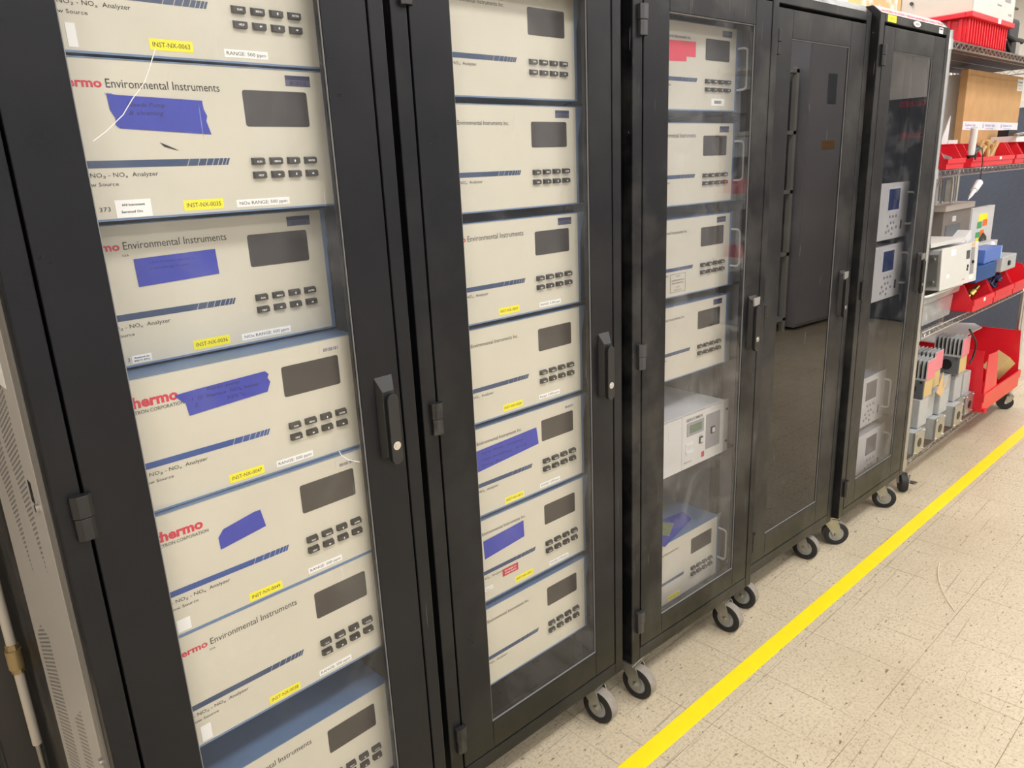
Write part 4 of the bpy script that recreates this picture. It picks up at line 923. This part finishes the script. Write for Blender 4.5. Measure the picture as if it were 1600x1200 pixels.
part('lid', None, MB().box(-.18, 0, 0, .20, .20, .006).box(-.18, -.003, -.012, .20, 0, .006), OFFW, t); part('black_grip', None, MB().cyl((-.15, .02, -.028), 'y', .016, .05, 14), BLACK, t, smooth=True)
t, w, d, h = stdbox('gas_enclosure', 'tall taupe metal cabinet with side cut-out and coloured stickers on the third shelf', 'cabinet', .612, 1.02, .16, .45, z3, 1.258, TAUPE, .002)
part('lid', None, MB().box(-w/2-.012, -d/2-.012, h, w/2+.012, d/2+.012, h+.030), mat('lid grey', rgb(176, 168, 160), .5), t, bev=.003)
part('side_cover', None, MB().box(w/2, -d/2, 0, w/2+.003, d/2, h), LGREY, t)
part('front_recess', None, MB().box(-.16, -d/2-.002, .30, .05, -d/2, .42), CASTD, t); part('front_recess', None, MB().box(-.16, -d/2-.002, .05, .04, -d/2, .18), CASTD, t); part('small_plate', None, MB().box(-.08, -d/2-.003, .435, -.03, -d/2, .462).box(-.10, -d/2-.003, .19, -.05, -d/2, .217), LGREY, t)
# stickers and the black-rimmed opening sit on the panel that faces the room to the right of the front
t, w, d, h = stdbox('grey_cover_plate', 'light grey plate with coloured stickers and a black-rimmed arch beside the taupe cabinet', 'panel', 1.045, 1.42, .16, .19, z3, 1.245, LGREY, .001)
arch = [(-.09, .06), (-.075, .22), (-.03, .31), (.03, .335), (.085, .31), (.10, .24), (.095, .06)]
part('arch_rim', None, MB().prism(arch, -d/2-.006, -d/2), BLACK, t, bev=.002); part('arch_panel', None, MB().prism([(x*.80+.0, z*.90+.004) for x, z in arch], -d/2-.008, -d/2-.006), CASTD, t)
part('sticker', None, MB().box(-.075, -d/2-.001, .405, .07, -d/2, .442), LAB_Y, t, label='yellow sticker'); part('sticker', None, MB().box(-.085, -d/2-.001, .365, -.01, -d/2, .400), GREENL, t, label='green sticker'); part('sticker', None, MB().box(.005, -d/2-.001, .372, .08, -d/2, .408), ORANGE, t, label='orange sticker')
part('sticker', None, MB().box(-.095, -d/2-.001, .315, -.025, -d/2, .345), GREENL, t, label='green sticker'); part('sticker', None, MB().box(-.022, -d/2-.001, .322, .04, -d/2, .352), ORANGE, t, label='orange sticker'); part('sticker', None, MB().box(-.080, -d/2-.001, .272, .03, -d/2, .312), LAB_Y, t, label='yellow sticker')
t = thing('wire_stand', 'rounded aluminium channel frame standing on the taupe cabinet', 'frame', S_(.70, .20, 1.2895), RZ('S'))
fr = MB()
for y in (0, .05): fr.tube([(-.10, y, 0), (-.10, y, .10), (-.085, y, .13), (-.06, y, .14), (.08, y, .14), (.105, y, .13), (.115, y, .10), (.115, y, 0)], .007, 8)
part('frame', None, fr, ALU, t, smooth=True); part('web', None, MB().box(-.104, .0, .01, -.098, .05, .11), GALV, t); part('web', None, MB().box(.02, .0, .01, .108, .004, .12), GALV, t)
t = thing('angle_block', 'olive metal block with switches beside the taupe cabinet', 'block', S_(.545, .39, z3), RZ('S')); part('block', None, MB().box(-.035, -.05, 0, .035, .05, .46), mat('olive metal', rgb(120, 116, 80), .5, .3, .5, .2, 40), t); part('dial', None, MB().cyl((.0, -.062, .38), 'y', .018, .012, 16).cyl((.0, -.062, .28), 'y', .012, .012, 16), WHITE, t, smooth=True)
# red bins of the third shelf
hopper('red hopper bin beside the translucent tub on the third shelf', .614, .930, -.02, .150, z3, .135, .060, group='red hopper bins on the third shelf')
hopper('red hopper bin in the middle of the third shelf holding blue boxes', .950, 1.270, -.02, .150, z3, .135, .060, group='red hopper bins on the third shelf', lm=False)
hopper('red hopper bin at the right of the third shelf', 1.285, 1.60, -.02, .150, z3, .135, .060, group='red hopper bins on the third shelf', lm=False)
zz = z3+.142
t, w, d, h = stdbox('blue_enclosure', 'deep blue flat box resting across the first red bin on the third shelf', 'enclosure', .650, .960, -.01, .09, zz, zz+.078, BLUED, .004); part('gland', None, MB().cyl((w/2, 0, .05), 'x', .016, .03, 14), WHITE, t, smooth=True)
t, w, d, h = stdbox('blue_enclosure', 'lighter blue box stacked on the deep blue one on the third shelf', 'enclosure', .78, 1.05, .0, .09, zz+.079, zz+.150, BLUEP, .004); part('side_stripe', None, MB().box(w/2-.015, -d/2-.001, 0, w/2, -d/2, h), mat('pale blue', rgb(150, 190, 236), .4), t)
t, w, d, h = stdbox('junction_box', 'grey junction box with two round glands on the third shelf', 'junction box', 1.085, 1.34, .0, .10, zz, zz+.080, CASTG, .004); part('gland', None, MB().cyl((-.01, -d/2-.008, .04), 'y', .014, .008, 14), BLACK, t)
t, w, d, h = stdbox('junction_box', 'pale flat box with a white dome on top of the grey junction box', 'junction box', 1.03, 1.34, .102, .149, zz, zz+.150, LGREY, .003); part('dome', None, MB().ball((.05, -d/2, .125), .026, (1, .7, 1)), WHITE, t, smooth=True)
t = thing('white_power_box', 'white slim box tilted on the blue boxes of the third shelf', 'box', S_(.74, .13, zz+.150), RZ('S')); t.rotation_euler = (.0, -.38, RZ('S')); part('body', None, MB().box(-.10, -.035, 0, .13, .035, .05), WHITE, t, bev=.003); lettering([('MOXA', .03, .022, .008, .05, 'c')], INK, t, -.0356)
t, w, d, h = stdbox('open_carton', 'open cardboard carton behind the blue boxes on the third shelf', 'box', 1.20, 1.58, .215, .44, z3, z3+.315, CARD, .002); part('flap', None, MB().box(w/2-.004, -d/2, h, w/2, d/2, h+.03).box(-w/2, d/2-.004, h, w/2, d/2, h+.05), CARD2, t)
t = thing('brass_fitting', 'brass and white fitting lying in the first red bin of the third shelf', 'fitting', S_(.80, .05, z3+.06), RZ('S')); t.rotation_euler = (0, -.5, RZ('S')-.2); part('barrel', None, MB().cyl((-.06, 0, 0), 'x', .012, .13, 12).cyl((-.01, 0, 0), 'x', .020, .035, 6), BRASS, t, smooth=True); part('cap', None, MB().cyl((-.085, 0, 0), 'x', .018, .03, 14), WHITE, t, smooth=True)
t = thing('cable_bundle', 'dark blue and black cables spilling from the middle red bin', 'cables', S_(1.13, .03, z3+.075), RZ('S')); cb = MB(); random.seed(9)
for i in range(7): cb.tube([(random.uniform(-.09, .09), random.uniform(-.01, .08), random.uniform(-.02, .06)) for _ in range(5)], .006, 6)
part('cables', None, cb, mat('navy cable', rgb(20, 34, 72), .5), t, smooth=True); t['kind'] = 'stuff'
# ---- bottom shelf (z .148)
z4 = LV[3]+.0015
GB = 'large red hopper bins on the bottom shelf'
hopper('large red hopper bin at the right of the bottom shelf with a tan box inside', 0.96, 1.635, -.03, .44, z4, .345, .105, group=GB, lm=False)
hopper('large red hopper bin behind the grey finned heaters on the bottom shelf', .06, .94, .20, .45, z4, .36, .30, group=GB, lm=False)
t = thing('tan_box', 'small tan box leaning inside the large red bin', 'box', S_(1.42, .07, z4+.11)); t.rotation_euler = (.5, .45, RZ('S')); part('body', None, MB().box(-.07, -.04, 0, .07, .04, .13), TAN, t, bev=.002)
t = thing('white_tray_lid', 'white sheet with clipped corners lying over the large red bins', 'sheet', S_(1.28, .28, z4+.367), RZ('S')); part('sheet', None, MB().prismz([(-.36, -.12), (.20, -.12), (.30, -.05), (.24, .12), (-.36, .12)], 0, .004), WHITE, t)
part('stand_off', None, MB().box(.16, .04, -.0, .17, .06, .004), GALV, t)
def heater(lab, s, y, z, top=True):
    """cast junction housing with a bored front and a finned heat sink on top"""
    t = thing('finned_heater', lab, 'heater', S_(s, y, z), RZ('S')-math.pi/2, None)
    def body():
        mb = MB(); mb.box(-.06, 0, 0, .06, .115, .092); return mb
    part('housing', 'hbody', body, CASTD, t, bev=.003)
    part('bore', 'hbore', lambda: MB().cyl((0, -.004, .048), 'y', .027, .005, 24), BLACK, t, smooth=True)
    [part('bolt', 'hbolt', lambda: MB().cyl((0, -.005, .083), 'y', .0055, .006, 8), CHROME, t, (bx, 0, 0)) for bx in (-.048, .048)]
    def fins():
        mb = MB(); mb.box(-.066, 0, .092, .066, .115, .100)
        for i in range(8): x = -.066+.132*i/7.; mb.box(x-.0024 if i else x, .0, .100, x+.0024 if i < 7 else x, .115, .190)
        return mb
    part('fins', 'hfins', fins, CASTG, t); part('fin_gap_shade', 'hgapshade', B(-.064, .030, .100, .064, .113, .178), BLACK, t)  # black block behind the fins stands in for the shade in their gaps
    part('end_plate', 'hend', B(.066, .004, .094, .0675, .111, .186), PINKW, t, label='reddish reflecting end plate'); part('side_plate', 'hside', B(.060, .006, .004, .0615, .109, .088), TAN, t, label='tan side plate')
    return t
heater('finned heater nearest the shelving post on the bottom shelf', .145, .07, z4+.265)
heater('finned heater second from the post, further back than the front one', .33, .10, z4+.265)
heater('finned heater standing highest, with a black cable over its fins', .62, .07, z4+.285)
tag(part('black_cable', None, MB().tube([(0, 0, .12), (.04, -.012, .075), (.08, -.014, .045), (.105, -.010, 0), (.10, -.004, -.05), (.07, .0, -.075)], .005, 8), BLACK, None, S_(.66, -.006, z4+.40), (0, 0, RZ('S')), smooth=True), 'black cable hanging over the highest finned heater', 'cable')
def housing(lab, s, y, z, h=.10, face=True, kind='cast_housing'):
    t = thing(kind, lab, 'housing', S_(s, y, z), RZ('S'), ('plain grey blocks on the cast housings', 'bored cast housings on the bottom shelf')[face])
    part('body', ('cb', h), B(-.055, .004, 0, .055, .12, h), CASTG, t, bev=.004)
    if face:
        part('flange', ('cf', h), B(-.060, -.004, 0, .060, .004, h+.002), ALU, t, bev=.001)
        part('bore', ('cbo', h), lambda: MB().cyl((0, -.006, h*.48), 'y', .022, .004, 20), BLACK, t, smooth=True)
        [part('bolt', 'cbolt', lambda: MB().cyl((0, -.009, 0), 'y', .005, .006, 8), CHROME, t, (bx, 0, bz)) for bx in (-.05, .05) for bz in (.010, h-.010)]
    return t
HL = 'bored and bolted cast housing in the lowest row on the bottom shelf'
for i, (s_, y_) in enumerate(((.13, .0), (.265, .045), (.40, .0), (.53, .05), (.665, .0), (.785, .03), (.900, .02))):
    housing(HL, s_, y_, z4, .115)
HL2 = 'plain grey block resting on the bored cast housings'
for i, (s_, y_, h_) in enumerate(((.19, .01, .145), (.335, .03, .13), (.465, .01, .12), (.60, .045, .165), (.735, .03, .14), (.87, .03, .125))):
    t = housing(HL2, s_, y_, z4+.1175, h_, False, 'cast_block')
t = thing('carton_flap', 'torn piece of tan cardboard sticking out between the grey housings', 'cardboard', S_(.33, -.006, z4+.24)); t.rotation_euler = (0, 0, RZ('S')); part('flap', None, MB().prism([(-.05, .03), (.02, .12), (.03, .03), (.10, .075), (.02, -.005)], 0, .003), CARD2, t)

# ------------------------------------------------------------------ across the aisle (seen as reflections in the windows)
t = thing('locker_cabinet', 'grey steel cabinet across the aisle, mirrored in the dark window', 'cabinet', (6.75, -1.32, 0)); gm = mat('locker grey', rgb(188, 187, 194), .5)
part('body', None, MB().box(-.40, -.55, .03, .40, 0, 2.95), gm, t); part('door', None, MB().box(-.385, 0, .06, .385, .015, 2.90), gm, t); part('name_plate', None, MB().box(-.12, .015, 2.0, .02, .018, 2.25), mat('notice grey', rgb(120, 124, 134), .5), t); part('tape_strip', None, MB().box(-.16, .015, 1.62, .05, .018, 1.69), CARD, t)
t = thing('steel_shelving', 'pale steel shelving with boxes across the aisle, mirrored in the dark window', 'shelving', (5.95, -1.40, 0))
mb = MB()
for x in (-.33, .33):
    for y in (-.4, 0): mb.box(x-.02, y-.02, 0, x+.02, y+.02, 2.3)
for z in (.1, .7, 1.25, 1.75, 2.25): mb.box(-.35, -.42, z, .35, .02, z+.03)
part('frame', None, mb, OFFW, t)
for i, (x, z, w, h, m) in enumerate(((-.1, .13, .4, .45, BLACK), (.13, .73, .3, .4, BLACK), (-.18, .73, .12, .10, RED), (.06, 1.28, .46, .3, BLACK), (.1, 1.78, .35, .35, BLACK), (-.23, 1.28, .1, .12, RED))):
    b = thing('storage_box', ('red storage box', 'black storage box')[m == BLACK]+' on the shelving across the aisle, '+('bottom shelf', 'second shelf right', 'second shelf left', 'third shelf right', 'fourth shelf', 'third shelf left')[i], 'box', (5.95+x, -1.72+.02, z)); part('body', None, MB().box(-w/2, -.08, 0.0001, w/2, .26, h), m, b)
t = thing('control_cabinet', 'navy cabinet with red CLOSED lettering across the aisle, mirrored in the last window', 'cabinet', (7.35, -.95, 0)); nv = mat('navy steel', rgb(52, 60, 76), .6)
part('body', None, MB().box(0, -.30, .02, .6, .72, 2.02), nv, t)
lt = lettering([('F CLOSED', 0, 1.95-.0, .045, .28, 'l', .02), ('CLOSED', .03, 1.68, .045, .22, 'l', .02)], REDP, t, 0, loc=(-.003, .30, 0)); lt.rotation_euler = (0, 0, -math.pi/2)
t = thing('fire_extinguisher', 'red fire extinguisher with lime tag across the aisle, mirrored in the dark window', 'fire extinguisher', (7.22, -1.12, .75)); part('cylinder', None, MB().cyl((0, 0, 0), 'z', .06, .40, 20), RED, t, smooth=True); part('valve', None, MB().cyl((0, 0, .40), 'z', .02, .08, 12).box(-.02, -.02, .48, .06, .02, .50), BLACK, t); part('tag', None, MB().box(-.04, .062, .25, .04, .064, .45), GREENT, t)
part('wall_bracket', None, MB().box(-.06, -.10, .08, .06, -.061, .34), GALV, t)
t = thing('floor_column', 'black steel column across the aisle beside the grey cabinet', 'column', (7.22, -1.28, 0)); part('shaft', None, MB().box(-.04, -.04, 0, .04, .04, CEIL), BLACK, t); part('foot', None, MB().box(-.08, -.055, 0, .08, .08, .02), BLACK, t)
